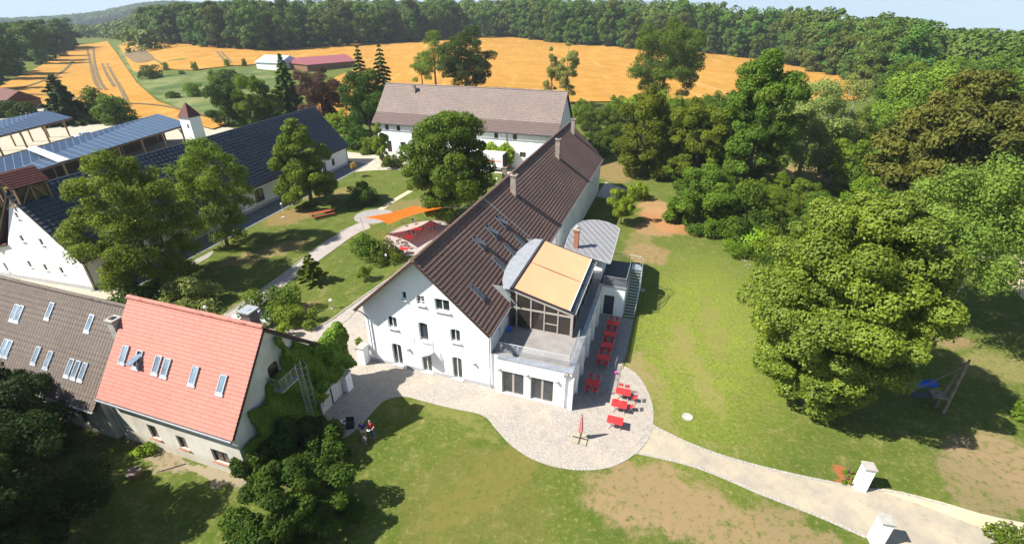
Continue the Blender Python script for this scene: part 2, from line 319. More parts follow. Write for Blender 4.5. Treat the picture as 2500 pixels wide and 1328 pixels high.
def wheat():
    n=N('ripe_wheat'); p=n.pos(); a=n.noise(p,.012,5,.6); b=n.noise(p,.12,6,.65); r=n.n('ShaderNodeVectorRotate',rotation_type='Z_AXIS',i_Vector=p,i_Angle=-.35).outputs[0]
    s=n.noise(n.n('ShaderNodeMapping',i_Vector=r,i_Scale=(.35,.012,1)).outputs[0],1.,4,.6); f=n.noise(p,2,3,.7)
    c=n.ramp(a,[(.3,(.28,.135,.02)),(.7,(.39,.195,.03))]); c=n.mix(n.ramp(b,[(.35,(0,0,0)),(.75,(.6,)*3)]),c,(.5,.3,.085))
    c=n.mix(n.ramp(s,[(.58,(0,0,0)),(.72,(.55,)*3)]),c,(.6,.37,.13)); c=n.mix(n.ramp(s,[(.3,(.6,)*3),(.4,(0,0,0))]),c,(.3,.18,.07)); c=n.mix(n.ramp(f,[(.35,(.4,)*3),(.5,(0,0,0))]),c,(.3,.14,.03))
    return n.done(c,.9,.1,f,.6,.2)
M['wheat']=wheat(); M['scorch']=gravel('scorched_stubble',(.13,.105,.075),(.22,.15,.07),.6); M['track']=gravel('field_track_soil',(.13,.105,.065),(.2,.15,.075),3)
def meadow():
    n=N('meadow'); p=n.pos(); a=n.noise(p,.06,6,.65); f=n.noise(p,1.5,4,.7); c=n.ramp(a,[(.35,(.06,.09,.03)),(.5,(.12,.15,.05)),(.62,(.22,.22,.09))]); c=n.mix(n.ramp(f,[(.35,(.7,)*3),(.55,(0,0,0))]),c,(.035,.08,.015))
    return n.done(c,.95,.1,f,.8,.3)
M['meadow']=meadow(); M['hill']=simple('wooded_hill',(.03,.055,.02),1,0,0,.4,.01)
# ---------------------------------------------------------------- the land
def np_mesh(name,V,Fq,mats,attr=None):
    me=bpy.data.meshes.new(name); V=np.asarray(V,dtype=np.float32); Fq=np.asarray(Fq,dtype=np.int32); k=Fq.shape[1]
    me.vertices.add(len(V)); me.vertices.foreach_set('co',V.ravel()); me.loops.add(Fq.size); me.loops.foreach_set('vertex_index',Fq.ravel())
    me.polygons.add(len(Fq)); me.polygons.foreach_set('loop_start',np.arange(0,Fq.size,k,dtype=np.int32)); 
    for m in mats: me.materials.append(m)
    if attr is not None:
        a=me.attributes.new('tone','FLOAT','POINT'); a.data.foreach_set('value',np.asarray(attr,dtype=np.float32))
    me.update(calc_edges=True); return me
def polar(name,radii,az0,az1,naz,mat,dz=0):
    A=np.linspace(az0,az1,naz); V=[]
    for r in radii:
        x=CAM[0]+r*np.sin(A+YAW); y=CAM[1]+r*np.cos(A+YAW); V.append(np.stack([x,y,terr(x,y)+dz],1))
    V=np.concatenate(V); Fq=[]
    for i in range(len(radii)-1):
        b=i*naz; j=np.arange(naz-1); Fq.append(np.stack([b+j,b+j+1,b+naz+j+1,b+naz+j],1))
    return link(name,np_mesh(name,V,np.concatenate(Fq),[mat]))
rad=[.5]+list(range(20,241,20))+[230]+list(range(250,340,10))+[330,345]; r=360
while r<1500: rad.append(r); r*=1.05
rad=sorted(set(rad+[900,1500]))
tag(polar('ground',rad,-pi,pi,361,M['lawn']),kind='structure')
rf=[1500]; 
while rf[-1]<4200: rf.append(rf[-1]*1.035)
def hillmat():
    n=N('far_land'); p=n.pos(); a=n.noise(p,.004,6,.65); f=n.noise(p,.05,4,.7); sp=n.n('ShaderNodeSeparateXYZ',i_0=p).outputs[2]
    c=n.ramp(a,[(.42,(.02,.045,.018)),(.55,(.035,.065,.022)),(.6,(.14,.17,.07)),(.66,(.3,.24,.1)),(.7,(.03,.06,.02))])
    hi=n.math('MULTIPLY',n.math('ADD',sp,18),.12,clamp=True); c=n.mix(hi,c,(.018,.038,.016)); return n.done(c,1,0,f,1,8)
tag(polar('hills',rf,-pi,pi,361,hillmat()),kind='structure')
def sheet(name,poly,mat,off,grid=None,kind='structure',parent=None):
    bm=bmesh.new(); vs=[bm.verts.new((x,y,0)) for x,y in poly]; es=[bm.edges.new((vs[i],vs[(i+1)%len(vs)])) for i in range(len(vs))]
    bmesh.ops.triangle_fill(bm,edges=es,use_beauty=True,use_dissolve=False)
    if grid:
        xs=[p[0] for p in poly]; ys=[p[1] for p in poly]
        for ax,(lo,hi) in ((0,(min(xs),max(xs))),(1,(min(ys),max(ys)))):
            t=lo+grid
            while t<hi:
                co=[0,0,0]; co[ax]=t; no=[0,0,0]; no[ax]=1
                bmesh.ops.bisect_plane(bm,geom=bm.verts[:]+bm.edges[:]+bm.faces[:],plane_co=co,plane_no=no); t+=grid
        bmesh.ops.triangulate(bm,faces=bm.faces[:])
    for f in bm.faces: 
        f.normal_update()
        if f.normal.z<0: f.normal_flip()
    for v in bm.verts: v.co.z=float(terr(v.co.x,v.co.y))+off
    me=bpy.data.meshes.new(name); bm.to_mesh(me); bm.free(); me.materials.append(mat); o=link(name,me,parent)
    if kind: o['kind']=kind
    return o
def smooth(pts,n=4):
    "Catmull-Rom through the corners of a closed outline"
    out=[]; m=len(pts)
    for i in range(m):
        a,b,c,d=[np.array(pts[(i+k)%m][:2],float) for k in(-1,0,1,2)]
        for j in range(n):
            t=j/n; out.append(tuple(.5*((2*b)+(c-a)*t+(2*a-5*b+4*c-d)*t*t+(-a+3*b-3*c+d)*t**3)))
    return out
def osmooth(pts,n=5):
    q=[pts[0]]+list(pts)+[pts[-1]]; out=[]
    for i in range(1,len(q)-2):
        a,b,c,d=[np.array(q[i+k][:2],float) for k in(-1,0,1,2)]
        for j in range(n):
            t=j/n; out.append(tuple(.5*((2*b)+(c-a)*t+(2*a-5*b+4*c-d)*t*t+(-a+3*b-3*c+d)*t**3)))
    return out+[tuple(pts[-1][:2])]
def ribbon(pts,w):
    L_,R_=[],[]
    for i,p in enumerate(pts):
        a=np.array(pts[max(0,i-1)][:2]); b=np.array(pts[min(len(pts)-1,i+1)][:2]); d=b-a; d=d/(np.linalg.norm(d)+1e-9); nrm=np.array([-d[1],d[0]])*w/2
        L_.append(tuple(np.array(p[:2])+nrm)); R_.append(tuple(np.array(p[:2])-nrm))
    return L_+R_[::-1]
# plaza before the gable
right_edge=osmooth(GP([(785,1062),(835,1067),(872,1043),(903,1010),(935,978),(985,966),(1040,979),(1100,994),(1180,1012),(1215,1048),(1250,1085),(1305,1120),(1370,1140),(1440,1145),(1500,1134),(1550,1104),(1580,1070),(1592,1025),(1588,980),(1568,935),(1545,908),(1518,893)]),4)
left_edge=osmooth(GP([(1003,640),(975,662),(940,687),(890,722),(840,758),(800,786),(760,802),(710,800),(650,786),(600,779),(548,768)]),4)
plaza=right_edge+[(22.1,14.3),(18.0,14.3),(18.,6),(11,6),(6,30),(-.5,30),(-5.3,22.5)]+left_edge+[(-20,-1.5),(-22,-4.),(-18,-6),(-1.6,-6),(-1.6,-8.5)]
sheet('plaza_paving',plaza,M['cobble'],.008)
sheet('terrace_shade_paving',[(18.5,-.3),(21.45,1.4),(21.5,7.3),(22.1,7.6),(22.15,14.4),(18.5,14.4)],M['paver'],.016)  # greyer paving cut to the cast shadow of extension and conservatory, shade as colour
pa=GP([(1550,1103),(1592,1038)]); 
gr=osmooth(GP([(1592,1038),(1700,1090),(1860,1140),(2085,1188),(2200,1204),(2350,1243),(2500,1275)]),4)+[(60,-3.2),(95,-5.5),(95,-11.5),(58,-8.6),(48,-8.2)]+GP([(2150,1345)])+osmooth(GP([(2112,1310),(1990,1256),(1860,1206),(1700,1140),(1550,1104)]),4)
sheet('gravel_path',gr,M['gravel'],.004)
sheet('sandy_verge',osmooth(GP([(2140,1190),(2200,1200),(2300,1225),(2400,1255),(2540,1290)]),3)+osmooth(GP([(2540,1335),(2400,1290),(2300,1252),(2200,1216),(2140,1196)]),3),M['sand'],.02)
sheet('garden_path',osmooth(GP([(548,768),(600,733),(690,670),(780,600),(850,556),(895,538)]),3)+osmooth(GP([(905,556),(860,577),(790,628),(700,692),(640,745),(590,779)]),3),M['path'],.004)
cc=G(914,528); sheet('round_place',[(cc[0]+3.1*cos(t*pi/12),cc[1]+3.1*sin(t*pi/12)) for t in range(24)],M['paver'],.01)
pc=G(1026,578); sheet('patio',[(pc[0]+4.6*cos(t*pi/14),pc[1]+6.2*sin(t*pi/14)) for t in range(28)],M['path'],.012)
sheet('yard_road',GP([(-60,640)])+[(-57,1.5),(-38,1.0),(-30,2.6),(-20,1.2),(-19,-3),(-14,-6),(-62,-6)],M['road'],.004)
sheet('shade_toned_pavement',[(-37.6,.5),(-33.4,2.),(-36.8,56),(-41.3,57)],M['shade_paving'],.012)  # hall's shade is put into the dark blue-grey of this paving strip
sheet('paved_bay',smooth(GP([(430,660),(500,622),(520,612),(510,628),(460,655),(440,672)]),3),M['paver'],.006)
sheet('farm_road',[(-41,57),(-37,50),(-33.6,52.5),(-28,55),(-14,58),(2,60),(2,63),(-40,63),(-50,63.5),(-75,70),(-110,80),(-130,90),(-200,95),(-200,82),(-135,75),(-100,64),(-78,60),(-58,58)],M['road'],.004)
sheet('farm_yard',GP([(0,440),(0,262),(120,275),(250,297),(340,296),(490,296),(540,312),(470,340),(330,420),(100,520)]),M['road'],.006)
sheet('concrete_slab',GP([(1455,480),(1478,445),(1530,462),(1512,492)]),M['concrete'],.01)
sheet('stone_walk',ribbon(osmooth(GP([(928,512),(950,497),(975,482),(1003,466)]),4),1.0),M['sand'],.012)
sheet('side_lane',osmooth(GP([(2330,600),(2400,640),(2460,690),(2560,800)]),3)+osmooth(GP([(2600,740),(2500,640),(2420,590),(2370,575)]),3),M['sand'],.01)
# fields
wheatA=GP([(290,112),(320,100),(390,93),(520,110),(640,122),(720,118),(860,108),(1010,100),(1230,88),(1400,108),(1540,118),(1740,130),(1900,150),(2010,176),(2105,203),(2098,246),(1900,248),(1640,248),(1400,252),(1380,262),(1000,300),(850,300),(775,275),(760,235),(820,190),(880,166),(860,150),(740,160),(640,158),(560,163),(470,173),(400,172),(352,184),(325,175),(305,140)])
sheet('wheat_field',wheatA,M['wheat'],.35,20)
wheatB=GP([(-120,270),(0,212),(90,168),(150,132),(190,112),(262,102),(282,128),(335,205),(385,250),(470,280),(560,305),(520,318),(400,288),(330,297),(240,290),(130,272),(70,257),(0,262),(-120,300)])
sheet('wheat_field',wheatB,M['wheat'],.35,15)
sheet('meadow',smooth(GP([(345,190),(420,182),(560,175),(640,170),(690,215),(640,300),(540,300),(430,262),(350,215),(300,150),(285,112),(300,112)]),3),M['meadow'],.2,15)
sheet('scorched_patch',smooth(GP([(302,131),(345,124),(368,133),(374,148),(335,156),(318,147)]),2),M['scorch'],.5,15)
trk=[[(212,118),(222,160),(232,200),(246,222)],[(228,118),(232,160),(244,200),(260,222)],[(250,158),(262,185),(280,215)],[(262,158),(276,185),(296,220),(310,250)],[(0,232),(35,222),(90,206),(150,180),(180,150)],[(42,232),(120,236),(230,246)],
 [(318,108),(345,126)],[(338,128),(382,150),(412,170)],[(530,128),(552,155)],[(540,128),(566,156)],[(300,255),(400,262),(520,290)]]
for t in trk: sheet('field_track',ribbon(osmooth(GP(t),4),1.25),M['track'],.55,15)
sheet('bridleway',ribbon(osmooth(GP([(-60,262),(75,262),(135,277),(330,300)]),4),5),M['road'],.4,20)
# kerbs: rows of pale setts standing a few cm proud
def kerb(pts,w=.2,h=.035,step=.24,z0=0):
    mb=MB(); acc=[]; P0=[np.array(p[:2]) for p in pts]; 
    for a,b in zip(P0,P0[1:]):
        L_=np.linalg.norm(b-a); n_=max(1,int(round(L_/step))); d=(b-a)/max(L_,1e-6); nn=np.array([-d[1],d[0]])
        for k in range(n_):
            c=a+d*L_*(k+.5)/n_; hh=h+random.uniform(-.01,.012)
            mb.obox((c[0],c[1],z0+hh/2),(d[0]*L_/n_*.46,d[1]*L_/n_*.46,0),(nn[0]*w/2,nn[1]*w/2,0),(0,0,hh/2))
    o=mb.build('kerb',M['kerb']); return tag(o,kind='structure')
kerb(right_edge[2:]); kerb(left_edge,.16,.08); kerb(gr[:len(gr)//2-4]); kerb(osmooth(GP([(2112,1310),(1990,1256),(1860,1206),(1700,1140),(1550,1104)]),4))
kerb(osmooth(GP([(548,768),(600,733),(690,670),(780,600),(850,556)]),3),.12,.06); kerb(osmooth(GP([(590,779),(640,745),(700,692),(790,628),(860,577)]),3),.12,.06)
kerb([(pc[0]+4.7*cos(t*pi/14),pc[1]+6.3*sin(t*pi/14)) for t in range(12,27)],.15,.07)
# ---------------------------------------------------------------- building kit
V3=Vector
M['skyglass_dark']=glass_mat('dark_roof_window_glass',(.04,.045,.055),.4)
def hole_pts(x,y,w,h,arch=0):
    if not arch: return [(x,y),(x+w,y),(x+w,y+h),(x,y+h)]
    return [(x,y),(x+w,y)]+[(x+w/2+w/2*cos(t*pi/10),y+h-arch+arch*sin(t*pi/10)) for t in range(11)]
def wall(mb,O,U,V,Nn,outline,holes=(),depth=.18,mi=0):
    O,U,V,Nn=map(V3,(O,U,V,Nn)); P=lambda a,b,d=0: O+U*a+V*b+Nn*d
    bm=bmesh.new(); es=[]
    for loop in [outline]+[hole_pts(*h[:5]) if len(h)>4 else hole_pts(*h) for h in holes]:
        vs=[bm.verts.new((a,b,0)) for a,b in loop]; es+=[bm.edges.new((vs[i],vs[(i+1)%len(vs)])) for i in range(len(vs))]
    bmesh.ops.triangle_fill(bm,edges=es,use_beauty=True,use_dissolve=False)
    bm.verts.index_update(); vs=[P(v.co.x,v.co.y) for v in bm.verts]; fs=[]
    want=-Nn
    for f in bm.faces:
        idx=[v.index for v in f.verts]; a,b,c=[vs[i] for i in idx[:3]]
        if (b-a).cross(c-a).dot(want)<0: idx=idx[::-1]
        fs.append(tuple(idx))
    bm.free(); mb.add(vs,fs,mi)
    for h in holes:
        lp=hole_pts(*h[:5]); n_=len(lp); vs=[P(a,b) for a,b in lp]+[P(a,b,depth) for a,b in lp]
        mb.add(vs,[(i,(i+1)%n_,n_+(i+1)%n_,n_+i) for i in range(n_)],mi)
def window(parent,fr,h,cols=2,rows=1,fm='frame_white',gm='glass',sill=.12,fw=.07,depth=.12,name='window',sm=None,mull=None,label=None):
    O,U,V,Nn=map(V3,fr); P=lambda a,b,d=0: O+U*a+V*b+Nn*d
    x,y,w,hh=h[:4]; arch=h[4] if len(h)>4 else 0; lp=hole_pts(x,y,w,hh,arch); mb=MB()
    ins=[(x+w/2+(a-x-w/2)*(1-2*fw/w),y+hh/2+(b-y-hh/2)*(1-2*fw/hh)) for a,b in lp]; n_=len(lp); e=.004
    lpe=[(x+w/2+(a-x-w/2)*(1-e),y+hh/2+(b-y-hh/2)*(1-e)) for a,b in lp]
    vs=[P(a,b,depth) for a,b in lpe]+[P(a,b,depth) for a,b in ins]+[P(a,b,depth+.05) for a,b in ins]
    mb.add(vs,[(i,(i+1)%n_,n_+(i+1)%n_,n_+i) for i in range(n_)]+[(n_+i,n_+(i+1)%n_,2*n_+(i+1)%n_,2*n_+i) for i in range(n_)])
    mw=mull or fw*1.1
    for c in range(1,cols):
        xx=x+w*c/cols; mb.extr([P(xx-mw/2,y+fw,depth+.003),P(xx+mw/2,y+fw,depth+.003),P(xx+mw/2,y+hh-fw,depth+.003),P(xx-mw/2,y+hh-fw,depth+.003)],Nn*.05)
    for r_ in range(1,rows):
        yy=y+hh*r_/rows; mb.extr([P(x+fw,yy-.02,depth+.006),P(x+w-fw,yy-.02,depth+.006),P(x+w-fw,yy+.02,depth+.006),P(x+fw,yy+.02,depth+.006)],Nn*.04)
    wo=mb.build(name,M[fm],parent)
    if label: wo['label']=label
    g=MB(); g.extr([P(a,b,depth+.04) for a,b in lpe],Nn*.02); g.build('pane',M[gm],wo)
    if sill:
        s=MB(); s.extr([P(x-.08,y-.01,depth),P(x+w+.08,y-.01,depth),P(x+w+.08,y-.01,-sill),P(x-.08,y-.01,-sill)],V*-.05); s.build('sill',M[sm or 'frame_white'],wo)
    return wo
def roof_plane(parent,O,A,B,Ln,S,mat,name='roof',cw=.3,ch=.36,amp=.03,step=.035,th=.16,cut=None):
    "tiled slope: courses stepped like laid tiles, waved across; A along the eave, B up the slope"
    O,A,B=map(V3,(O,A,B)); Nn=A.cross(B); 
    if Nn.z<0: Nn=-Nn
    nc=max(2,int(round(S/ch))); nu=max(2,int(round(Ln/(cw/2)))); mb=MB(); us=[Ln*i/nu for i in range(nu+1)]
    vs=[];fs=[];uv=[]
    for j in range(nc):
        b0=S*j/nc; b1=S*(j+1)/nc+.0
        base=len(vs)
        for t,(b,hgt0) in enumerate(((b0,-.03),(b0,step),(b1,0))):
            for i,u_ in enumerate(us):
                wv=amp*(i%2); vs.append(O+A*u_+B*b+Nn*((hgt0+wv) if t else (0)))
        W_=nu+1
        for t in (0,1):
            for i in range(nu):
                fs.append((base+t*W_+i,base+t*W_+i+1,base+(t+1)*W_+i+1,base+(t+1)*W_+i))
                ub=(b0+.001,b0+.001) if t==0 else (b0+.001,b1-.001); uv.append([(us[i],ub[0]),(us[i+1],ub[0]),(us[i+1],ub[1]),(us[i],ub[1])])
    mb.add(vs,fs,0,uv)
    c=O+A*Ln/2+B*S/2-Nn*(th/2+.035); k=len(mb.v); mb.obox(c,A*Ln/2,B*S/2,Nn*th/2,1)
    for i in range(6): mb.uv[-1-i]=None
    return mb.build(name,[M[mat],M['soffit']],parent)
def ridge_cap(parent,p,q,mat,r=.15):
    mb=MB(); p,q=V3(p),V3(q); n_=int((q-p).length/.4)
    for k in range(n_): a=p.lerp(q,k/n_); b=p.lerp(q,(k+1)/n_); mb.tube(a,b,r*1.08,r*.92,8)
    k=len(mb.f); mb.uv=[[(random.random()*9,random.random()*9)]*len(f) for f in mb.f]; mb.hasuv=True
    return mb.build('ridge_cap',M[mat],parent)
def gutter(parent,p,q,r=.075,m='zinc'):
    mb=MB(); mb.tube(p,q,r,r,8); return mb.build('gutter',M[m],parent)
def downpipe(parent,pts,r=.05,m='zinc'):
    mb=MB(); mb.path(pts,r,8); return mb.build('downpipe',M[m],parent)
def roof_hit(px,py,p0,nrm):
    d=ray(px,py); t=np.dot(np.array(p0)-_C,nrm)/np.dot(d,nrm); return V3(_C+d*t)
def roof_window(parent,c,A,B,w=.55,l=1.15,open_=0,name='roof_window',label=None,fm='zinc',gm='skyglass'):
    c,A,B=map(V3,(c,A,B)); Nn=A.cross(B); 
    if Nn.z<0: Nn=-Nn
    mb=MB(); f=.07; c=c+Nn*.05
    for s_ in(-1,1): mb.obox(c+A*s_*(w/2-f/2),A*f/2,B*l/2,Nn*.09); mb.obox(c+B*s_*(l/2-f/2),A*(w/2-f),B*f/2,Nn*.085)
    mb.obox(c-B*(l/2+.1),A*(w/2+.05),B*.1,Nn*.055)
    o=mb.build(name,M[fm],parent)
    if label: o['label']=label
    g=MB()
    if open_:
        ca,sa=cos(open_),sin(open_); top=c+B*(l*.15)+Nn*.1; d=(-B*ca+Nn*sa); nn=(Nn*ca+B*sa)
        g.obox(top+d*l*.25,A*(w/2-.02),d*l*.42,nn*.03); g.build('pane',M[gm],o)
        h=MB(); h.obox(c-Nn*.02,A*(w/2-f),B*(l/2-f),Nn*.01); h.build('opening',M['black'],o)
    else: g.obox(c+Nn*.05,A*(w/2-f),B*(l/2-f),Nn*.015); g.build('pane',M[gm],o)
    return o
def chimney(parent,x,y,zb,zt,w=.55,m='chimney',pot=True):
    mb=MB(); mb.box(x-w/2,y-w/2,zb,x+w/2,y+w/2,zt-.12); mb.box(x-w/2-.08,y-w/2-.08,zt-.12,x+w/2+.08,y+w/2+.08,zt)
    o=mb.build('chimney',M[m],parent)
    if pot: p=MB(); p.box(x-w*.28,y-w*.28,zt,x+w*.28,y+w*.28,zt+.06); p.build('flue',M['black'],o)
    return o
def railing(parent,pts,h=.95,bars=7,name='railing',posts=1.9,m='steel',r=.022):
    mb=MB(); P_=[V3(p) for p in pts]; up=V3((0,0,1))
    for a,b in zip(P_,P_[1:]):
        for k in range(1,bars+1): mb.tube(a+up*h*k/bars,b+up*h*k/bars,r if k==bars else r*.42,None,6)
        n_=max(1,int(round((b-a).length/posts)))
        for k in range(n_+1): q=a.lerp(b,k/n_); mb.tube(q,q+up*h,r,None,6)
    return mb.build(name,M[m],parent)
# ---------------------------------------------------------------- main house: long white gabled house with the brown roof
MH=thing('farmhouse','long white house with steep brown tiled roof, three rows of windows in its gable','house',(5.9,0,0))
W,LEN,HE,HR=11.78,53.9,6.,11.53
gw=[(4.02,7.3,.42,.74,0,1,1),(5.34,7.08,.77,.86,0,2,3),(7.02,6.84,1.3,1.13,0,2,1),(2.3,4.12,.9,1.2,.13,2,1),(5.28,3.45,.86,1.86,.14,1,1),(8.22,4.02,.88,1.28,.13,2,1),(2.36,.16,.95,2.3,.14,2,1),(5.26,.1,.95,2.2,.1,2,1),(8.2,.1,.9,2.32,.14,2,1)]
mb=MB(); wall(mb,(0,0,0),(1,0,0),(0,0,1),(0,1,0),[(0,0),(W,0),(W,HE-.12),(W/2,HR-.26),(0,HE-.12)],[g[:5] for g in gw])
rwn=[(t,1.3,.7,1.,0) for t in (19,22,26,29,33,37,41,45,49)]+[(t,3.6,.7,1.0,0) for t in (26,31,36,42,47)]
wall(mb,(W,0,0),(0,1,0),(0,0,1),(-1,0,0),[(0,0),(LEN,0),(LEN,HE-.12),(0,HE-.12)],rwn+[(1.9,4.1,.7,1.3,0)])
lwn=[(t,1.2,1.,1.2,0) for t in (3,8,13,19,25,31,38,45)]
wall(mb,(0,0,0),(0,1,0),(0,0,1),(1,0,0),[(0,0),(LEN,0),(LEN,HE-.12),(0,HE-.12)],lwn)
wall(mb,(0,LEN,0),(1,0,0),(0,0,1),(0,-1,0),[(0,0),(W,0),(W,HE-.12),(W/2,HR-.26),(0,HE-.12)])
mb.build('wall',M['white'],MH)
pl=MB(); pl.box(-.012,-.025,0,W+.012,.0,.42); pl.box(W,-.02,0,W+.025,LEN,.42); 
for a,b in ((0,2.3),(3.37,5.2),(6.27,8.14),(9.16,W)): plh=MB(); plh.box(a,-.03,0,b,-.002,.34); plh.build('plinth',M['grey_plinth'],MH)
fr=((0,0,0),(1,0,0),(0,0,1),(0,1,0))
for g in gw: window(MH,fr,g[:5],g[5],g[6],'frame_white','glass',.16,.06)
frR=((W,0,0),(0,1,0),(0,0,1),(-1,0,0))
for h in rwn+[(1.9,4.1,.7,1.3,0)]: window(MH,frR,h,2,1,'frame_white','glass',.08)
for h in lwn: window(MH,((0,0,0),(0,1,0),(0,0,1),(1,0,0)),h,2,1,'frame_white','glass',.08)
def slope(parent,xe,ze,xr,zr,y0,y1,mat,**k):
    S=hypot(xr-xe,zr-ze); return roof_plane(parent,(xe,y0,ze),(0,1,0),((xr-xe)/S,0,(zr-ze)/S),y1-y0,S,mat,**k)
ZE=5.86; slope(MH,W+.34,ZE,W/2,HR,-.85,LEN+.3,'brown_tile',cw=.3,ch=.38,amp=.03,step=.055); slope(MH,-.34,ZE,W/2,HR,-.85,LEN+.3,'brown_tile',cw=.3,ch=.38,amp=.03,step=.055)
ridge_cap(MH,(W/2,-.86,HR+.03),(W/2,LEN+.3,HR+.03),'brown_tile',.17)
gutter(MH,(W+.42,-.8,ZE-.05),(W+.42,3.9,ZE-.05)); gutter(MH,(W+.42,14.8,ZE-.05),(W+.42,LEN,ZE-.05)); gutter(MH,(-.42,-.8,ZE-.05),(-.42,LEN,ZE-.05))
downpipe(MH,[(W+.42,-.5,ZE-.1),(W+.2,-.12,5.4),(W-.06,-.12,5.1),(W-.06,-.12,.15)],.055); downpipe(MH,[(-.42,-.6,ZE-.1),(-.1,-.12,5.2),(.42,-.12,4.7),(.42,-.12,.15)],.055); downpipe(MH,[(W+.3,22,ZE-.1),(W+.1,22,5.3),(W+.1,22,.1)],.05)
SN=(HR-ZE)/(W/2+.34); nR=np.array([SN,0,1.]); Bv=V3((-1,0,SN)).normalized()
def roofz(x): return HR-SN*abs(x-W/2)
for (x,y,op) in ((7.85,7.4,.3),(7.95,10.35,.3),(8.,12.98,.3),(9.85,7.35,0),(9.9,10.4,0),(10.,13.05,0),(9.9,1.98,0)):
    roof_window(MH,(x,y,roofz(x)+.05),(0,1,0),Bv,.55,1.45,op,label='roof window propped open above the roof' if op else None,fm='zinc_dark',gm='skyglass_dark')
for (px,py,ty) in ((1258,482,428),(1364,391,340),(1401,331,291)):
    h=roof_hit(px,py,(W/2,0,HR),nR); zt=h.z+hgt((h.x-.25,h.y,h.z),ty); chimney(MH,h.x-.25,h.y+.25,h.z-.8,zt,.62)
nL=np.array([-SN,0,1.])
for (px,py,ty) in ((1147,500,468),(1231,436,409)):
    h=roof_hit(px,py,(W/2,0,HR),nL); zt=h.z+hgt((h.x,h.y,h.z),ty); chimney(MH,h.x,h.y+.2,h.z-.8,zt,.62)
mb=MB(); a=roof_hit(1173,481,(W/2,0,HR),nR); b=roof_hit(1305,592,(W/2,0,HR),nR); mb.path([a+V3((0,0,.12)),a.lerp(b,.5)+V3((0,0,.15)),b+V3((0,0,.12))],.025,5); mb.build('lightning_wire',M['steel'],MH)
ds=roof_hit(1160,474,(W/2,0,HR),nL); mb=MB(); mb.tube(ds,ds+V3((0,0,1.6)),.03); mb.lathe((ds.x-.2,ds.y,ds.z+1.),[(.02,0),(.3,.06),(.42,.16)],14); mb.build('satellite_dish',M['steel'],MH)
# small half-round balcony at the gable
mb=MB(); mb.prism([(5.6+.92*cos(-t*pi/12),-.02+.95*sin(-t*pi/12)) for t in range(13)],2.42,2.56); bal=mb.build('balcony',M['frame_white'],MH)
mb=MB(); rp=[(5.6+.88*cos(-t*pi/12),-.03+.9*sin(-t*pi/12)) for t in range(13)]
for z_ in (2.75,2.95,3.15,3.5): mb.path([(x,y,z_) for x,y in rp],.018 if z_<3.4 else .028,5)
for x,y in rp[::2]: mb.tube((x,y,2.55),(x,y,3.5),.018)
mb.build('balcony_railing',M['steel'],bal)
for x in (4.1,10.3): mb=MB(); mb.box(x-.09,-.2,2.1,x+.09,0,2.3); mb.build('wall_lamp',M['zinc_light'],MH)
# glass canopy at the left flank
mb=MB(); mb.obox((-.75,2.9,2.75),(.75,0,.12),(0,1.1,0),(0,0,.03)); cp=mb.build('entrance_canopy',M['skyglass'],MH); mb=MB(); mb.tube((-1.35,1.95,0),(-1.35,1.95,2.62),.035); mb.tube((-1.35,3.85,0),(-1.35,3.85,2.62),.035); mb.build('canopy_post',M['steel'],cp)
# ---------------------------------------------------------------- extension with roof terrace
EX=thing('restaurant_extension','low white flat-roofed extension with glass doors, carrying the terrace and conservatory','extension',(15,0,0))
XE,YF,HT=18.62,-.35,3.6
dr=[(13.-12.5,.06,1.9,2.3,0),(15.35-12.5,.06,1.9,2.3,0)]; dr=[(.32,.05,1.92,2.35,0),(2.8,.05,1.92,2.35,0)]
mb=MB(); wall(mb,(12.5,YF,0),(1,0,0),(0,0,1),(0,1,0),[(0,0),(XE-12.5,0),(XE-12.5,HT),(0,HT)],dr,.25)
mb.add([(12.5,YF,0),(12.5,.02,0),(12.5,.02,HT),(12.5,YF,HT)],[(0,1,2,3)]); wall(mb,(11.8,.02,0),(1,0,0),(0,0,1),(0,1,0),[(0,0),(.7,0),(.7,HT),(0,HT)])
so_=[(t,.05,1.7,2.6,0) for t in (2.2,4.9,7.6,10.3)]
wall(mb,(XE,YF,0),(0,1,0),(0,0,1),(-1,0,0),[(0,0),(14.8,0),(14.8,HT),(0,HT)],so_,.25)
mb.build('wall',M['white'],EX)
for h in dr: window(EX,((12.5,YF,0),(1,0,0),(0,0,1),(0,1,0)),h,2,1,'frame_taupe','glass',0,.08,.16,'glass_door',mull=.18)
for h in so_: window(EX,((XE,YF,0),(0,1,0),(0,0,1),(-1,0,0)),h,2,1,'frame_taupe','glass',0,.08,.16,'glass_door',mull=.18)
for t in (-.2,1.9,4.35,7.05,9.75,12.3): mb=MB(); mb.box(XE+.004,YF+t,0,XE+.2,YF+t+.3,3.1); mb.build('pilaster',M['white'],EX)
mb=MB(); mb.box(12.4,YF+.5,HT-.22,18.3,15.2,HT); mb.box(11.8,.03,HT-.22,12.4,15.2,HT-.003); mb.build('terrace_floor',M['terrace'],EX)
mb=MB(); mb.box(12.44,YF-.06,HT,XE+.06,YF+.5,HT+.05); mb.box(18.3,YF+.5,HT,XE+.06,14.4,HT+.047); mb.build('coping',M['zinc'],EX)
railing(EX,[(11.85,.42,HT+.05),(18.25,.42,HT+.05),(18.25,4.2,HT+.05)],.95,8)
for x in (12.66,15.02,17.5): mb=MB(); mb.box(x-.1,YF-.2,2.42,x+.1,YF,2.6); mb.build('wall_lamp',M['zinc_light'],EX)
downpipe(EX,[(18.2,YF-.2,3.35),(18.2,YF-.08,3.1),(18.2,YF-.08,.1)],.05); mb=MB(); mb.box(18.05,YF-.3,3.3,18.35,YF-.02,3.55); mb.build('rainwater_hopper',M['chimney'],EX)
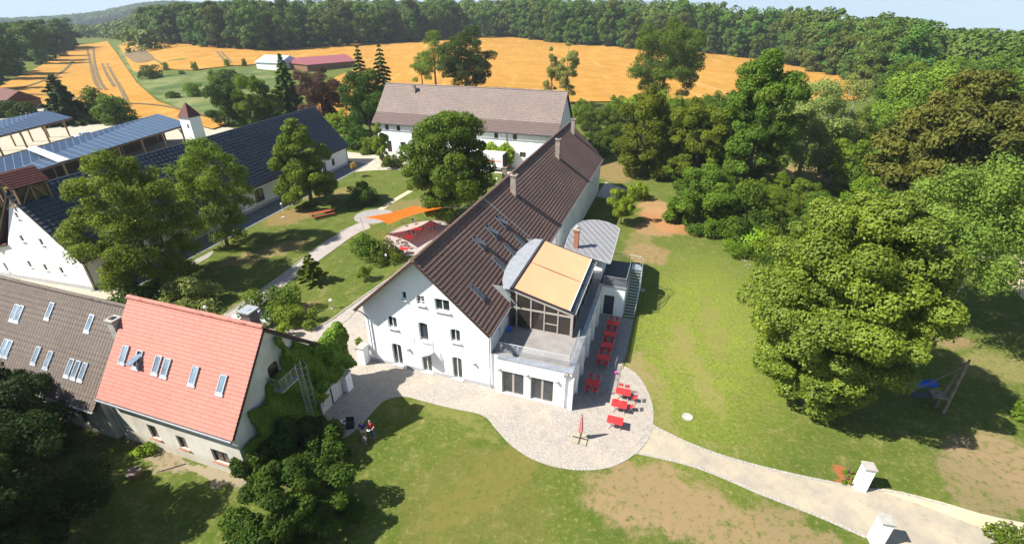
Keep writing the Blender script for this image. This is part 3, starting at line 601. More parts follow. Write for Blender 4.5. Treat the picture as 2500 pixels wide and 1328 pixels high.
mb=MB(); mb.lathe((12.2,3.5,HT),[(.16,0),(.24,.3),(.2,.45)],10); tag(mb.build('bin',M['blue_plastic']),'blue plastic tub on the roof terrace by the house wall','tub')
# conservatory
CO=thing('conservatory','glazed conservatory with a sloping roof covered by two pale orange awnings','conservatory',(14.8,9,HT))
y0,y1,xl,xh,zl,zh=4.3,14.35,17.62,12.0,5.95,7.45
def rz(x): return zl+(zh-zl)*(xl-x)/(xl-xh)
mb=MB()
for yy in (y0,y1):
    for x in (12.6,13.9,15.1,16.3): mb.bar((x,yy,HT),(x,yy,rz(x)-.1),.11,.11,up=(0,1,0))
    mb.bar((17.5,yy,HT),(17.5,yy,rz(17.5)-.05),.22,.16,up=(0,1,0)); mb.bar((12.1,yy,5.62),(17.4,yy,5.62),.1,.16)
    mb.bar((11.95,yy,rz(11.95)-.1),(17.66,yy,rz(17.66)-.1),.14,.24); mb.bar((14.,yy,HT+.06),(17.4,yy,HT+.06),.1,.12); mb.bar((15.1,yy,HT+.95),(16.3,yy,HT+.95),.08,.08)
for yy in (6.3,8.3,10.3,12.3): mb.bar((17.5,yy,HT),(17.5,yy,rz(17.5)-.1),.1,.1,up=(0,1,0))
mb.bar((17.52,y0,HT+.06),(17.52,y1,HT+.06),.1,.12); mb.bar((17.56,y0,rz(17.56)-.09),(17.56,y1,rz(17.56)-.09),.12,.16)
mb.build('frame',M['frame_taupe'],CO)
def tglass(name,col,alpha):
    n=N(name); n.done(col,.05,.8); t=n.n('ShaderNodeBsdfTransparent',i_Color=(.75,.72,.68,1)); ms=n.n('ShaderNodeMixShader',i_0=alpha,i_1=t.outputs[0],i_2=n.b.outputs[0]); n.l(ms.outputs[0],n.o.inputs[0]); return n.m
M['tglass']=tglass('clear_glass',(.06,.05,.045),.55)
mb=MB()
for (a,b) in ((12.0,12.55),(12.65,13.85),(13.95,15.05),(15.15,16.25),(16.35,17.4)):
    mb.extr([(a,y0,HT+.1),(b,y0,HT+.1),(b,y0,rz(b)-.2),(a,y0,rz(a)-.2)],(0,.02,0)); mb.extr([(a,y1,HT+.1),(b,y1,HT+.1),(b,y1,rz(b)-.2),(a,y1,rz(a)-.2)],(0,.02,0))
mb.extr([(17.5,y0+.1,HT+.1),(17.5,y1-.1,HT+.1),(17.5,y1-.1,5.8),(17.5,y0+.1,5.8)],(.02,0,0)); mb.build('glazing',M['tglass'],CO)
mb=MB(); mb.extr([(11.95,y0-.1,rz(11.95)+.0),(17.7,y0-.1,rz(17.7)+.0),(17.7,y1+.1,rz(17.7)),(11.95,y1+.1,rz(11.95))],(0,0,.04)); mb.build('roof_glazing',M['glass'],CO)
for (ya,yb) in ((y0-.02,9.28),(9.38,y1+.02)):
    mb=MB(); n_=10
    for k in range(n_):
        xa=12.35+(17.25-12.35)*k/n_; xb=12.35+(17.25-12.35)*(k+1)/n_; s0=-.05*sin(pi*k/n_); s1=-.05*sin(pi*(k+1)/n_)
        mb.add([(xa,ya,rz(xa)+.22+s0),(xb,ya,rz(xb)+.22+s1),(xb,yb,rz(xb)+.22+s1),(xa,yb,rz(xa)+.22+s0)],[(0,1,2,3)])
    aw=mb.build('awning',M['orange_cloth'],CO); sfd=aw.modifiers.new('s','SOLIDIFY'); sfd.thickness=.012
    mb=MB(); mb.tube((17.28,ya,rz(17.28)+.22),(17.28,yb,rz(17.28)+.22),.04,None,8); mb.build('awning_bar',M['frame_white'],aw)
mb=MB()
for yy in (y0-.1,9.33,y1+.1): mb.bar((12.,yy,rz(12.)+.17),(17.72,yy,rz(17.72)+.17),.05,.1)
mb.bar((12.2,y0-.15,rz(12.2)+.22),(12.2,y1+.15,rz(12.2)+.22),.2,.16); mb.build('awning_rail',M['steel_dark'],CO)
mb=MB(); mb.bar((17.78,y0-.1,rz(17.78)+.08),(17.78,y1+.1,rz(17.78)+.08),.07,.07); mb.build('gutter',M['zinc_light'],CO)
mb=MB(); mb.prism([(12.06,3.95),(12.06,14.6),(11.2,14.6),(10.75,13.2),(10.45,11.),(10.4,9.),(10.55,7.),(10.95,5.3),(11.5,3.95)],7.5,7.56)
mb.extr([(10.3,4.25,7.5),(12.05,4.25,7.5),(12.05,4.25,5.8)],(0,.05,0)); mb.extr([(10.3,14.3,7.5),(12.05,14.3,7.5),(12.05,14.3,5.8)],(0,.05,0))
mb.box(11.98,4.,7.56,12.08,14.6,7.66); mb.build('flashing',M['zinc_light'],CO)
downpipe(CO,[(11.6,3.9,7.5),(12.0,3.9,6.9),(12.4,3.95,6.4),(12.55,4.0,6.2)],.07,'zinc_light')
mb=MB(); mb.lathe((13.4,4.9,HT),[(.2,0),(.26,.5),(.22,.55)],10); tag(mb.build('planter',M['yellow']),'pale planter standing inside the conservatory by the glass','planter')
for k,(tx,ty) in enumerate(((16.6,6.2),(14.6,6.6))):
    t=thing('dining_table','pale dining table inside the conservatory, '+('the one nearer the outer corner' if k==0 else 'the one nearer the house'),'table',(tx,ty,HT),'tables inside the conservatory')
    mb=MB(); mb.box(tx-.6,ty-.4,HT+.7,tx+.6,ty+.4,HT+.74); mb.build('tabletop',M['white_mid'],t); mb=MB()
    for a in(-.5,.5): 
        for b in(-.33,.33): mb.box(tx+a-.03,ty+b-.03,HT,tx+a+.03,ty+b+.03,HT+.7)
    mb.build('leg_frame',M['wood'],t)
# stair tower with the curved metal roof
ST=thing('stair_tower','white stair tower with a curved standing seam metal roof and small brick chimney','tower',(16,18,0))
zr_=6.3; rp=[G(x,y,zr_)[:2] for x,y in ((1378,606),(1386,582),(1395,562),(1408,548),(1424,540),(1442,537),(1462,538),(1484,543),(1502,551),(1513,559),(1502,601),(1490,643))]
mb=MB(); mb.prism(rp,zr_-.12,zr_); rf_=mb.build('roof',M['seam_roof'],ST)
cx_=sum(p[0] for p in rp)/len(rp); cy_=sum(p[1] for p in rp)/len(rp)
mb=MB(); d=np.array([5.75,-9.37]); d/=np.linalg.norm(d); nn=np.array([d[1],-d[0]])
def clip(o_):
    ts=[]
    for i in range(len(rp)):
        a=np.array(rp[i]);b=np.array(rp[(i+1)%len(rp)]); e=b-a; den=d[0]*e[1]-d[1]*e[0]
        if abs(den)<1e-9: continue
        q=a-o_; t=(q[0]*e[1]-q[1]*e[0])/den; s_=(q[0]*d[1]-q[1]*d[0])/den
        if 0<=s_<=1: ts.append(t)
    return (min(ts),max(ts)) if len(ts)>1 else None
for k in range(-9,10):
    o_=np.array([cx_,cy_])+nn*k*.62; c=clip(o_)
    if c: a=o_+d*c[0]; b=o_+d*c[1]; mb.bar((a[0],a[1],zr_+.03),(b[0],b[1],zr_+.03),.03,.045)
mb.build('standing_seam',M['seam'],rf_)
mb=MB(); 
for a,b in zip(rp,rp[1:]+rp[:1]): mb.bar((a[0],a[1],zr_-.03),(b[0],b[1],zr_-.03),.1,.1)
mb.build('roof_edge',M['zinc_light'],rf_)
ctr=np.array([cx_,cy_]); wp=[tuple(ctr+(np.array(p)-ctr)*.86) for p in rp]; wp=[(max(p[0],12.5),p[1]) for p in wp]; wp=[(min(p[0],18.3),max(p[1],15.3)) for p in wp]
mb=MB(); mb.prism(wp,0,zr_-.12); mb.build('wall',M['white'],ST)
M['brick']=cobble('brick',(.38,.16,.1),(.46,.2,.13),(.4,.2,.13),9)
ch=chimney(ST,15.2,16.5,zr_,zr_+2.05,.5,'brick',False); mb=MB(); mb.box(14.87,16.17,zr_+2.05,15.53,16.83,zr_+2.15); mb.lathe((15.2,16.5,zr_+2.15),[(.13,0),(.13,.2),(.2,.22),(.05,.32)],10); mb.build('chimney_cap',M['concrete'],ch)
# outside stair and landing
SB=thing('outside_stair','white stair block with dark door, railed landing and steel stairs down to the lawn','staircase',(20,16,0))
mb=MB(); wall(mb,(18.64,14.42,0),(1,0,0),(0,0,1),(0,1,0),[(0,0),(2.3,0),(2.3,3.45),(0,3.45)],[(.25,.02,1.05,2.35,0)],.12); mb.add([(20.94,14.42,0),(20.94,19.6,0),(20.94,19.6,3.45),(20.94,14.42,3.45)],[(0,1,2,3)]); mb.add([(18.64,19.6,0),(20.94,19.6,0),(20.94,19.6,3.45),(18.64,19.6,3.45)],[(0,1,2,3)]); mb.build('wall',M['white'],SB)
mb=MB(); mb.extr([(18.9,14.53,.02),(19.94,14.53,.02),(19.94,14.53,2.37),(18.9,14.53,2.37)],(0,.05,0)); mb.build('door',M['steel_dark'],SB)
mb=MB(); mb.box(18.3,14.36,3.45,21.,20.2,3.6); mb.build('landing_floor',M['steel_dark'],SB); mb=MB(); mb.box(18.7,14.3,3.42,21.02,14.36,3.64); mb.build('landing_edge',M['zinc_light'],SB)
railing(SB,[(18.7,14.45,3.6),(20.9,14.45,3.6),(20.9,18.5,3.6)],.95,7,posts=1.1); railing(SB,[(18.6,20.1,3.6),(20.6,20.15,3.6),(21.9,20.,3.6)],.95,3,posts=1.2)
mb=MB(); ns=16
for k in range(ns):
    z_=3.6-3.6*(k+1)/ns; yy=18.7-3.95*k/ns; mb.box(21.02,yy-.28,z_,22.12+.12*sin(pi*k/ns),yy,z_+.035)
mb.prism([(21.02,18.72),(22.1,18.72),(22.15,19.4),(21.7,20.1),(21.02,20.1)],3.52,3.57); mb.build('tread',M['steel'],SB)
for s_,x in((0,21.),(1,22.14)):
    mb=MB(); mb.bar((x,18.75,3.4),(x+.0,14.75,-.0+.12),.05,.22); mb.build('stringer',M['steel'],SB)
mb=MB(); op=[(22.14,14.7,0.)]+[(22.14+.12*sin(pi*k/ns),14.75+3.95*k/ns,3.6*k/ns) for k in range(1,ns+1)]+[(22.17,19.4,3.6),(21.75,20.1,3.6)]
for a,b in zip(op,op[1:]):
    mb.tube((a[0],a[1],a[2]+1),(b[0],b[1],b[2]+1),.028,None,6)
    for j in range(3): t=j/3; q=[a[i]+(b[i]-a[i])*t for i in range(3)]; mb.tube((q[0],q[1],q[2]),(q[0],q[1],q[2]+1),.011,None,4)
mb.build('handrail',M['steel'],SB)
# ---------------------------------------------------------------- long barn at the back
B2=thing('barn','long white two-storey barn with weathered brown roof standing across the rear of the yard','barn',(-18,70,0))
x0,x1,yf,yb=-38.4,1.5,63.2,76.9; hw=[(t-x0-.42,5.72,.85,1.25,0) for t in (-36.0,-33.2,-28.3,-22,-16.5,-10.9,-6.95)]+[(2.2-.2,.9,1.1,2.5,0)]+[(t-x0,2.3,1.3,1.05,0) for t in (-33.1,-5.9,-27.5,-21)]+[(37.9,4.9,.9,1.1,0)]
mb=MB(); wall(mb,(x0,yf,0),(1,0,0),(0,0,1),(0,1,0),[(0,0),(x1-x0,0),(x1-x0,7.3),(0,7.3)],hw); wall(mb,(x1,yf,0),(0,1,0),(0,0,1),(-1,0,0),[(0,0),(yb-yf,0),(yb-yf,7.3),(6.85,13.9),(0,7.3)]); wall(mb,(x0,yf,0),(0,1,0),(0,0,1),(1,0,0),[(0,0),(yb-yf,0),(yb-yf,7.3),(6.85,13.9),(0,7.3)]); mb.build('wall',M['white'],B2)
for h in hw: window(B2,((x0,yf,0),(1,0,0),(0,0,1),(0,1,0)),h,2,2,'frame_brown','glass',.1,.09)
def roofY(parent,x0,x1,ye,ze,yr,zr,mat,**k):
    S=hypot(yr-ye,zr-ze); return roof_plane(parent,(x0,ye,ze),(1,0,0),(0,(yr-ye)/S,(zr-ze)/S),x1-x0,S,mat,**k)
roofY(B2,x0-.9,x1+.35,62.6,7.1,64.9,9.0,'darkband_tile',cw=.32,ch=.4,step=.05); roofY(B2,x0-.9,x1+.35,64.9,9.0,70.05,14.2,'greybrown_tile',cw=.32,ch=.4,amp=.045,step=.05); roofY(B2,x0-.9,x1+.35,77.5,7.0,70.05,14.2,'greybrown_tile',cw=.6,ch=.8)
ridge_cap(B2,(x0-.9,70.05,14.25),(x1+.35,70.05,14.25),'greybrown_tile'); gutter(B2,(x0-.9,62.5,7.02),(x1+.35,62.5,7.02),.08,'steel_dark')
for xx in (-24.7,-8.6): downpipe(B2,[(xx,62.5,7.),(xx,63.1,6.5),(xx,63.1,.2)],.06,'steel_dark')
h=roof_hit(1012,226,(0,70.05,14.2),np.array([0,-1.01,1.])); chimney(B2,h.x,h.y,h.z-.5,h.z+1.5,.6)
# ---------------------------------------------------------------- hall with the blue-black roof
HA=thing('hall','long white hall with glazed blue-black tiled roof and a timber belfry on its near gable','hall',(-43,28,0))
O3=np.array([-37.3,.8]); ax=np.array([-3.7,54.2]); LH=np.linalg.norm(ax); ax/=LH; lf=np.array([-ax[1],ax[0]]); WH=12.2
def h3(u,v,z): q=O3+ax*u+lf*v; return (q[0],q[1],z)
A3=V3((ax[0],ax[1],0)); L3=V3((lf[0],lf[1],0)); EZ,RZ=3.95,11.0
sw=[(15,.9,2.,2.1,.5),(27,.9,2.1,2.2,.55),(34.6,.9,2.1,2.2,.55),(45.5,.1,1.2,2.4,.0),(48.6,1.1,1.,1.4,0),(21,.9,2.1,2.2,.55),(8,.9,2.,2.1,.5)]
gwin=[(6.3,8.2,.42,.7,0),(7.35,5.3,.5,.75,0),(4.5,5.2,.5,.75,0),(12.7,.8,.45,1.1,0),(8.3,1.9,.5,.8,0),(5.9,1.8,.5,.8,0),(3.5,1.7,.5,.8,0)]
mb=MB(); wall(mb,h3(0,0,0),A3,(0,0,1),L3,[(0,0),(LH,0),(LH,EZ-.1),(0,EZ-.1)],sw)
wall(mb,h3(0,0,0),L3,(0,0,1),A3,[(0,0),(14.7,0),(14.6,3.5),(10.4,4.6),(WH/2,RZ-.2),(0,EZ-.1)],gwin)
wall(mb,h3(LH,0,0),L3,(0,0,1),-A3,[(0,0),(WH,0),(WH,EZ-.1),(WH/2,RZ-.2),(0,EZ-.1)]); wall(mb,h3(0,14.7,0),A3,(0,0,1),-L3,[(0,0),(18,0),(18,3.4),(0,3.4)])
mb.build('wall',M['white'],HA)
for h in sw: window(HA,(h3(0,0,0),A3,(0,0,1),L3),h,2,1,'frame_white' if h[0]==45.5 else 'frame_brown','glass_brown' if h[0]!=45.5 else 'glass',.18,.1)
for h in gwin: window(HA,(h3(0,0,0),L3,(0,0,1),A3),h,1,1,'frame_brown','glass_brown',.12)
pq=MB(); pq.obox(h3(-.02,7.3,.25),L3*7.4,A3*.02,(0,0,.25)); pq.build('plinth',M['grey_plinth'],HA); pq=MB(); pq.obox(h3(LH/2,-.02,.25),A3*LH/2,L3*.02,(0,0,.25)); pq.build('plinth',M['grey_plinth'],HA)
dv=WH/2+.45; dz=RZ-EZ+.35; S=hypot(dv,dz)
roof_plane(HA,h3(-.25,-.45,EZ-.25),A3,(L3*dv+V3((0,0,dz)))/S,LH+.7,S,'blue_tile',cw=.68,ch=.56,amp=.13,step=.09)
roof_plane(HA,h3(-.25,WH+.45,EZ-.25),A3,(-L3*dv+V3((0,0,dz)))/S,LH+.7,S,'blue_tile',cw=.6,ch=.8)
roof_plane(HA,h3(-.2,15.1,3.4),A3,(-L3*4.6+V3((0,0,1.3)))/hypot(4.6,1.3),18.4,hypot(4.6,1.3),'red_tile',cw=.3,ch=.4)
ridge_cap(HA,h3(-.25,WH/2,RZ+.12),h3(LH+.4,WH/2,RZ+.12),'blue_tile'); mb=MB(); mb.bar(h3(-.25,-.5,EZ-.32),h3(LH+.4,-.5,EZ-.32),.14,.14); mb.build('gutter',M['belfry_tile'],HA)
downpipe(HA,[h3(.2,-.1,3.7),h3(.2,-.1,.1)],.06,'frame_brown'); downpipe(HA,[h3(LH-.2,-.1,3.7),h3(LH-.2,-.1,.1)],.06,'steel_dark')
M['wood_light']=simple('light_timber',(.34,.22,.11),.7,.2,0,.2,4); BF=MB(); b0,b1,c0,c1,zb,zt=.0,3.1,4.95,7.35,9.7,11.75
for u_ in (b0,(b0+b1)/2,b1):
    for v_ in (c0,(c0+c1)/2,c1):
        if u_ in(b0,b1) or v_ in(c0,c1): BF.bar(h3(u_,v_,zb-.6),h3(u_,v_,zt),.14,.14,up=(0,1,0))
for z_ in (zb,zt): 
    for a,b in (((b0,c0),(b1,c0)),((b0,c0),(b0,c1)),((b1,c0),(b1,c1)),((b0,c1),(b1,c1))): BF.bar(h3(*a,z_),h3(*b,z_),.14,.16)
BF.bar(h3(b0+.1,c0,zb),h3((b0+b1)/2,c0,zt),.1,.1); BF.bar(h3(b1-.1,c0,zb),h3((b0+b1)/2,c0,zt),.1,.1)
bf=BF.build('belfry',M['wood_light'],HA)
mb=MB(); mb.extr([h3(b0+.1,c0+.1,zb-.8),h3(b1-.1,c0+.1,zb-.8),h3(b1-.1,c0+.1,zt-.1),h3(b0+.1,c0+.1,zt-.1)],L3*.03); mb.extr([h3(b0+.1,c0+.1,zb-.6),h3(b0+.1,c1-.1,zb-.6),h3(b0+.1,c1-.1,zt-.1),h3(b0+.1,c0+.1,zt-.1)],A3*.03); mb.build('belfry_glass',M['glass_brown'],bf)
mb=MB(); mb.extr([h3(b0+.02,c0-.2,zt+.1),h3(b0+.02,c1+.2,zt+.1),h3(b0+.02,(c0+c1)/2,zt+1.3)],A3*.06); mb.build('belfry_gable',M['wood'],bf)
for s_ in(-1,1):
    ve=(c0+c1)/2+s_*1.5; S_=hypot(1.5,1.5); roof_plane(bf,h3(b0-.35,ve,zt),A3,(L3*(-s_*1.5)+V3((0,0,1.5)))/S_,b1-b0+.7,S_,'belfry_tile',name='belfry_roof',cw=.25,ch=.3,amp=.02)
# ---------------------------------------------------------------- the two houses at lower left
GH=thing('grey_roofed_house','old house with grey tiled roof and rows of slim roof windows','house',(-30,-10,0))
mb=MB(); wall(mb,(-50,-14.2,0),(1,0,0),(0,0,1),(0,1,0),[(0,0),(37.2,0),(37.2,3.3),(0,3.3)],[(33.8,.7,1.,1.6,0),(22,.8,1.,1.1,0),(14,.8,1,1.1,0),(6,.8,1,1.1,0)]); wall(mb,(-50,-5.2,0),(1,0,0),(0,0,1),(0,-1,0),[(0,0),(37.2,0),(37.2,3.5),(0,3.5)]); wall(mb,(-12.8,-14.2,0),(0,1,0),(0,0,1),(-1,0,0),[(0,0),(9,0),(9,3.5),(4.4,8.7),(0,3.4)]); wall(mb,(-50,-14.2,0),(0,1,0),(0,0,1),(1,0,0),[(0,0),(9,0),(9,3.5),(4.4,8.7),(0,3.4)]); mb.build('wall',M['white_old'],GH)
for h in ((22,.8,1.,1.1,0),(14,.8,1,1.1,0),(6,.8,1,1.1,0)): window(GH,((-50,-14.2,0),(1,0,0),(0,0,1),(0,1,0)),h,2,1,'frame_brown','glass',.1)
window(GH,((-50,-14.2,0),(1,0,0),(0,0,1),(0,1,0)),(33.8,.7,1.,1.6,0),1,1,'frame_brown','glass',0,name='door')
roofY(GH,-50,-12.6,-14.8,3.35,-9.9,9.0,'grey_tile',cw=.3,ch=.42,amp=.05,step=.05); roofY(GH,-50,-12.6,-4.8,3.35,-9.9,9.0,'grey_tile',cw=.3,ch=.42,amp=.04); ridge_cap(GH,(-50,-9.9,9.07),(-12.6,-9.9,9.07),'grey_tile',.16); gutter(GH,(-50,-14.9,3.28),(-12.6,-14.9,3.28),.08,'concrete')
nG=np.array([0,-(9.0-3.35)/4.9,1.]); Bg=V3((0,4.9,5.65)).normalized()
for (px,py) in ((39,762),(51,765),(125,758),(222,788),(13,847),(24,850),(92,866),(122,877),(173,896),(189,901),(206,906)):
    h=roof_hit(px,py,(0,-9.9,9.0),nG); roof_window(GH,(h.x,h.y,h.z),(1,0,0),Bg,.5,1.25)
h=roof_hit(292,815,(0,-9.9,9.0),nG); chimney(GH,h.x,h.y,h.z-.5,h.z+1.35,.65,'concrete')
RH=thing('red_roofed_house','old plastered house with bright salmon red tiled roof and ivy on its gable','house',(-7,-9.3,0))
x0,x1=-12.1,-.6; yf,yb,yr=-13.95,-5.0,-9.9
fw_=[(10.2-1.6-.9,.9,1.25,1.15,0),(9.9,.9,1.4,1.2,0)]; fw_=[(3.,1.2,.85,1.3,0),(5.65,1.1,.85,1.2,0),(8.7,.9,1.5,1.2,0)]
mb=MB(); wall(mb,(x0,yf,0),(1,0,0),(0,0,1),(0,1,0),[(0,0),(x1-x0,0),(x1-x0,4.45),(0,4.45)],fw_); wall(mb,(x1,yf,0),(0,1,0),(0,0,1),(-1,0,0),[(0,0),(8.95,0),(8.95,4.7),(4.05,9.7),(0,4.4)],[(3.7,5.3,1.,1.6,.3)]); wall(mb,(x0,yf,0),(0,1,0),(0,0,1),(1,0,0),[(0,0),(8.95,0),(8.95,4.7),(4.05,9.7),(0,4.4)]); wall(mb,(x0,yb,0),(1,0,0),(0,0,1),(0,-1,0),[(0,0),(x1-x0,0),(x1-x0,4.6),(0,4.6)]); mb.build('wall',M['white_old'],RH)
for h in fw_: window(RH,((x0,yf,0),(1,0,0),(0,0,1),(0,1,0)),h,2 if h[2]>1.2 else 1,1,'frame_brown','glass',.12,sm='brick')
window(RH,((x1,yf,0),(0,1,0),(0,0,1),(-1,0,0)),(3.7,5.3,1.,1.6,.3),1,1,'frame_brown','glass_brown',0,name='balcony_door')
roofY(RH,x0-.3,x1+.35,-14.4,4.3,yr,10.,'red_tile',cw=.2,ch=.27,amp=.012,step=.035); roofY(RH,x0-.3,x1+.35,-4.5,4.65,yr,10.,'red_tile',cw=.2,ch=.27,amp=.012,step=.035)
ridge_cap(RH,(x0-.3,yr,10.06),(x1+.35,yr,10.06),'red_tile',.16); gutter(RH,(x0-.3,-14.5,4.23),(x1+.35,-14.5,4.23),.085,'zinc_dark')
downpipe(RH,[(x0+.1,-14.5,4.2),(x0+.1,-14.05,3.7),(x0+.1,-14.05,.1)],.06,'zinc')
nH=np.array([0,-5.7/4.5,1.]); Bh=V3((0,4.5,5.7)).normalized()
for k,(px,py) in enumerate(((306,864),(340,876),(386,889),(408,896),(476,916),(544,937))):
    h=roof_hit(px,py,(0,yr,10.),nH); roof_window(RH,(h.x,h.y,h.z),(1,0,0),Bh,.55,1.2,.7 if k==1 else 0,label='roof window tilted open' if k==1 else None)
M['dark_render']=simple('dark_render',(.13,.11,.1),.9,.1,0,.2,2); ch=chimney(RH,-1.75,-9.4,8.8,10.75,.75,'dark_render',False); mb=MB(); mb.box(-2.23,-9.88,10.75,-1.27,-8.92,10.83); mb.lathe((-1.75,-9.4,10.83),[(.2,0),(.2,.03)],12); mb.build('chimney_cap',M['zinc_light'],ch)
# balcony and caged ladder on the ivy gable
mb=MB(); mb.box(x1,-10.5,5.1,x1+1.1,-8.9,5.2); bb=mb.build('balcony',M['steel'],RH); railing(bb,[(x1+.05,-10.5,5.2),(x1+1.1,-10.5,5.2),(x1+1.1,-8.95,5.2)],1.,5,'balcony_railing',.5,'steel',.02)
mb=MB(); lx=x1+.9
for yy in (-8.75,-8.25): mb.tube((lx,yy,0),(lx,yy,6.3),.025)
for k in range(20): mb.tube((lx,-8.75,.3+k*.3),(lx,-8.25,.3+k*.3),.014)
for k in range(7):
    z_=2.3+k*.62; pts=[(lx+.7*sin(pi*t/8),-8.5+.42*cos(pi*t/8),z_) for t in range(9)]; mb.path(pts,.014,4)
for t in (2,4,6): mb.tube((lx+.7*sin(pi*t/8),-8.5+.42*cos(pi*t/8),2.3),(lx+.7*sin(pi*t/8),-8.5+.42*cos(pi*t/8),6.1),.012)
mb.build('caged_ladder',M['steel'],RH)
# white garage wall and post under the ivy
GW=thing('garden_wall','white yard wall with door openings under the hanging ivy','wall',(0,-6,0))
a=V3(G(790,1012)[:2]+(0,)); b=V3(G(838,960)[:2]+(0,)); d=(b-a).normalized(); nn=V3((-d.y,d.x,0)); c=(a+b)/2-nn*(-.15)
mb=MB(); mb.obox((a+b)/2+V3((0,0,.85))+nn*.12,d*(b-a).length/2,nn*.1,(0,0,.85)); mb.build('wall',M['white_mid'],GW)
mb=MB(); mb.obox((a+b)/2+V3((0,0,.8))+nn*.0,d*.05,nn*.04,(0,0,.8)); mb.build('door_jamb',M['steel_dark'],GW)
def post(name,label,c,w,h,cap=.09,mat='white',d=None,group=None,rz=0):
    t=thing(name,label,'gate post',(c[0],c[1],0),group,0); d=d or w; mb=MB(); R_=Matrix.Rotation(rz,3,'Z'); X=R_@V3((w/2,0,0)); Y=R_@V3((0,d/2,0))
    mb.obox((c[0],c[1],h/2),X,Y,(0,0,h/2)); mb.build('shaft',M[mat],t); mb=MB(); X=R_@V3((w/2+.06,0,0)); Y=R_@V3((0,d/2+.06,0)); mb.obox((c[0],c[1],h+cap/2),X,Y,(0,0,cap/2)); mb.build('cap',M['concrete'],t); return t
post('gate_post','white gate post with dark stone cap beside the ivy',G(851,950),.5,1.75,d=.7)
post('gate_post','white gate post with beige cap against the left corner of the house gable',(-.42,-.5),.7,1.75,d=.8)
for px,py,tx,l in ((2097,1190,1132,'white masonry gate post with grey cap on the far side of the gravel path'),(2135,1322,1262,'white masonry gate post with grey cap on the near side of the gravel path')):
    b=G(px,py); post('gate_post',l,b,.62,hgt(b,tx+6)-.05,.1,d=.62,rz=.1)
# ---------------------------------------------------------------- solar shelters, tower, sheds
def slabroof(parent,corners,mat,name,th=.12):
    a,b,c,d=[V3(p) for p in corners]; mb=MB(); U=(b-a).length; Vv=(d-a).length
    mb.add([a,b,c,d],[(0,1,2,3)],0,[[(0,0),(U,0),(U,Vv),(0,Vv)]]); n0=len(mb.f); dn=V3((0,0,-th)); q=[p+dn for p in (a,b,c,d)]
    mb.add([a,b,c,d]+q,[(4,7,6,5),(0,4,5,1),(1,5,6,2),(2,6,7,3),(3,7,4,0)],1); return mb.build(name,[M[mat],M['soffit']],parent,fix=False)
def shelter(name,label,near_l,near_r,far_r,far_l,zl,zh,posts,back=True):
    a=V3(G(*near_l,zl)); b=V3(G(*near_r,zl)); c=V3(G(*far_r,zh)); d=V3(G(*far_l,zh)); c0=(a+b+c+d)/4
    t=thing(name,label,'shelter',(c0.x,c0.y,0)); slabroof(t,(a,b,c,d),'solar','solar_roof')
    for k in range(posts):
        q=a.lerp(b,(k+.5)/posts)+V3((0,0,0)); q2=d.lerp(c,(k+.5)/posts); mb=MB(); mb.bar((q.x,q.y,0),(q.x,q.y,q.z-.25),.28,.28,up=(0,1,0)); e=q.lerp(q2,.14); mb.bar((q.x,q.y,q.z-2),(e.x,e.y,e.z-.3),.18,.18); mb.build('post',M['wood_light'],t)
        mb=MB(); mb.bar((q2.x,q2.y,0),(q2.x,q2.y,q2.z-.25),.28,.28,up=(0,1,0)); mb.build('post',M['wood_light'],t)
    mb=MB(); mb.bar(a+V3((0,0,-.25)),b+V3((0,0,-.25)),.2,.25); mb.bar(d+V3((0,0,-.25)),c+V3((0,0,-.25)),.2,.25); mb.build('beam',M['wood'],t)
    if not back: return t,(a,b,c,d)
    mb=MB(); dn=V3((0,0,-.3)); mb.extr([V3((d.x,d.y,0)),V3((c.x,c.y,0)),c+dn,d+dn],((b-c).normalized()*.1)); mb.build('shade_panel',M['soffit'],t); return t,(a,b,c,d)  # dark panel added in place of the shade under the open shelter roof
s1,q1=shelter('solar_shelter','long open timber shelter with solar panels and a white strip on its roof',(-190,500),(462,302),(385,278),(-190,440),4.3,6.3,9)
a=V3(G(128,390,4.75)); b=V3(G(168,386,4.7)); c=V3(G(82,360,6.2)); d=V3(G(62,366,6.2)); 
def onq(px,py):
    nn=(q1[1]-q1[0]).cross(q1[3]-q1[0]); return roof_hit(px,py,tuple(q1[0]),np.array(nn))
mb=MB(); mb.extr([onq(142,397)+V3((0,0,.02)),onq(170,390)+V3((0,0,.02)),onq(86,358)+V3((0,0,.02)),onq(62,364)+V3((0,0,.02))],(0,0,.05)); mb.build('translucent_strip',M['frame_white'],s1)
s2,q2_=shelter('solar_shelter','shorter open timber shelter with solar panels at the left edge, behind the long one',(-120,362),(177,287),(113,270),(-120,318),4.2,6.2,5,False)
tb=G(492,345); tb=(-79.5,53.,0); TW=thing('transformer_tower','slim white tower with a pyramid tiled roof behind the solar shelter','tower',tb); th_=hgt(tb,250); w_=1.45
mb=MB(); mb.box(tb[0]-w_,tb[1]-w_,0,tb[0]+w_,tb[1]+w_,th_-3); mb.build('wall',M['white'],TW); mb=MB(); e=w_+.25; z_=th_-3
mb.add([(tb[0]-e,tb[1]-e,z_),(tb[0]+e,tb[1]-e,z_),(tb[0]+e,tb[1]+e,z_),(tb[0]-e,tb[1]+e,z_),(tb[0],tb[1],th_)],[(0,1,4),(1,2,4),(2,3,4),(3,0,4),(3,2,1,0)]); mb.build('roof',M['belfry_tile'],TW)
mb=MB(); mb.box(tb[0]+.3,tb[1]-w_-.03,z_-2.2,tb[0]+.8,tb[1]-w_+.02,z_-1.4); mb.build('window',M['glass'],TW)
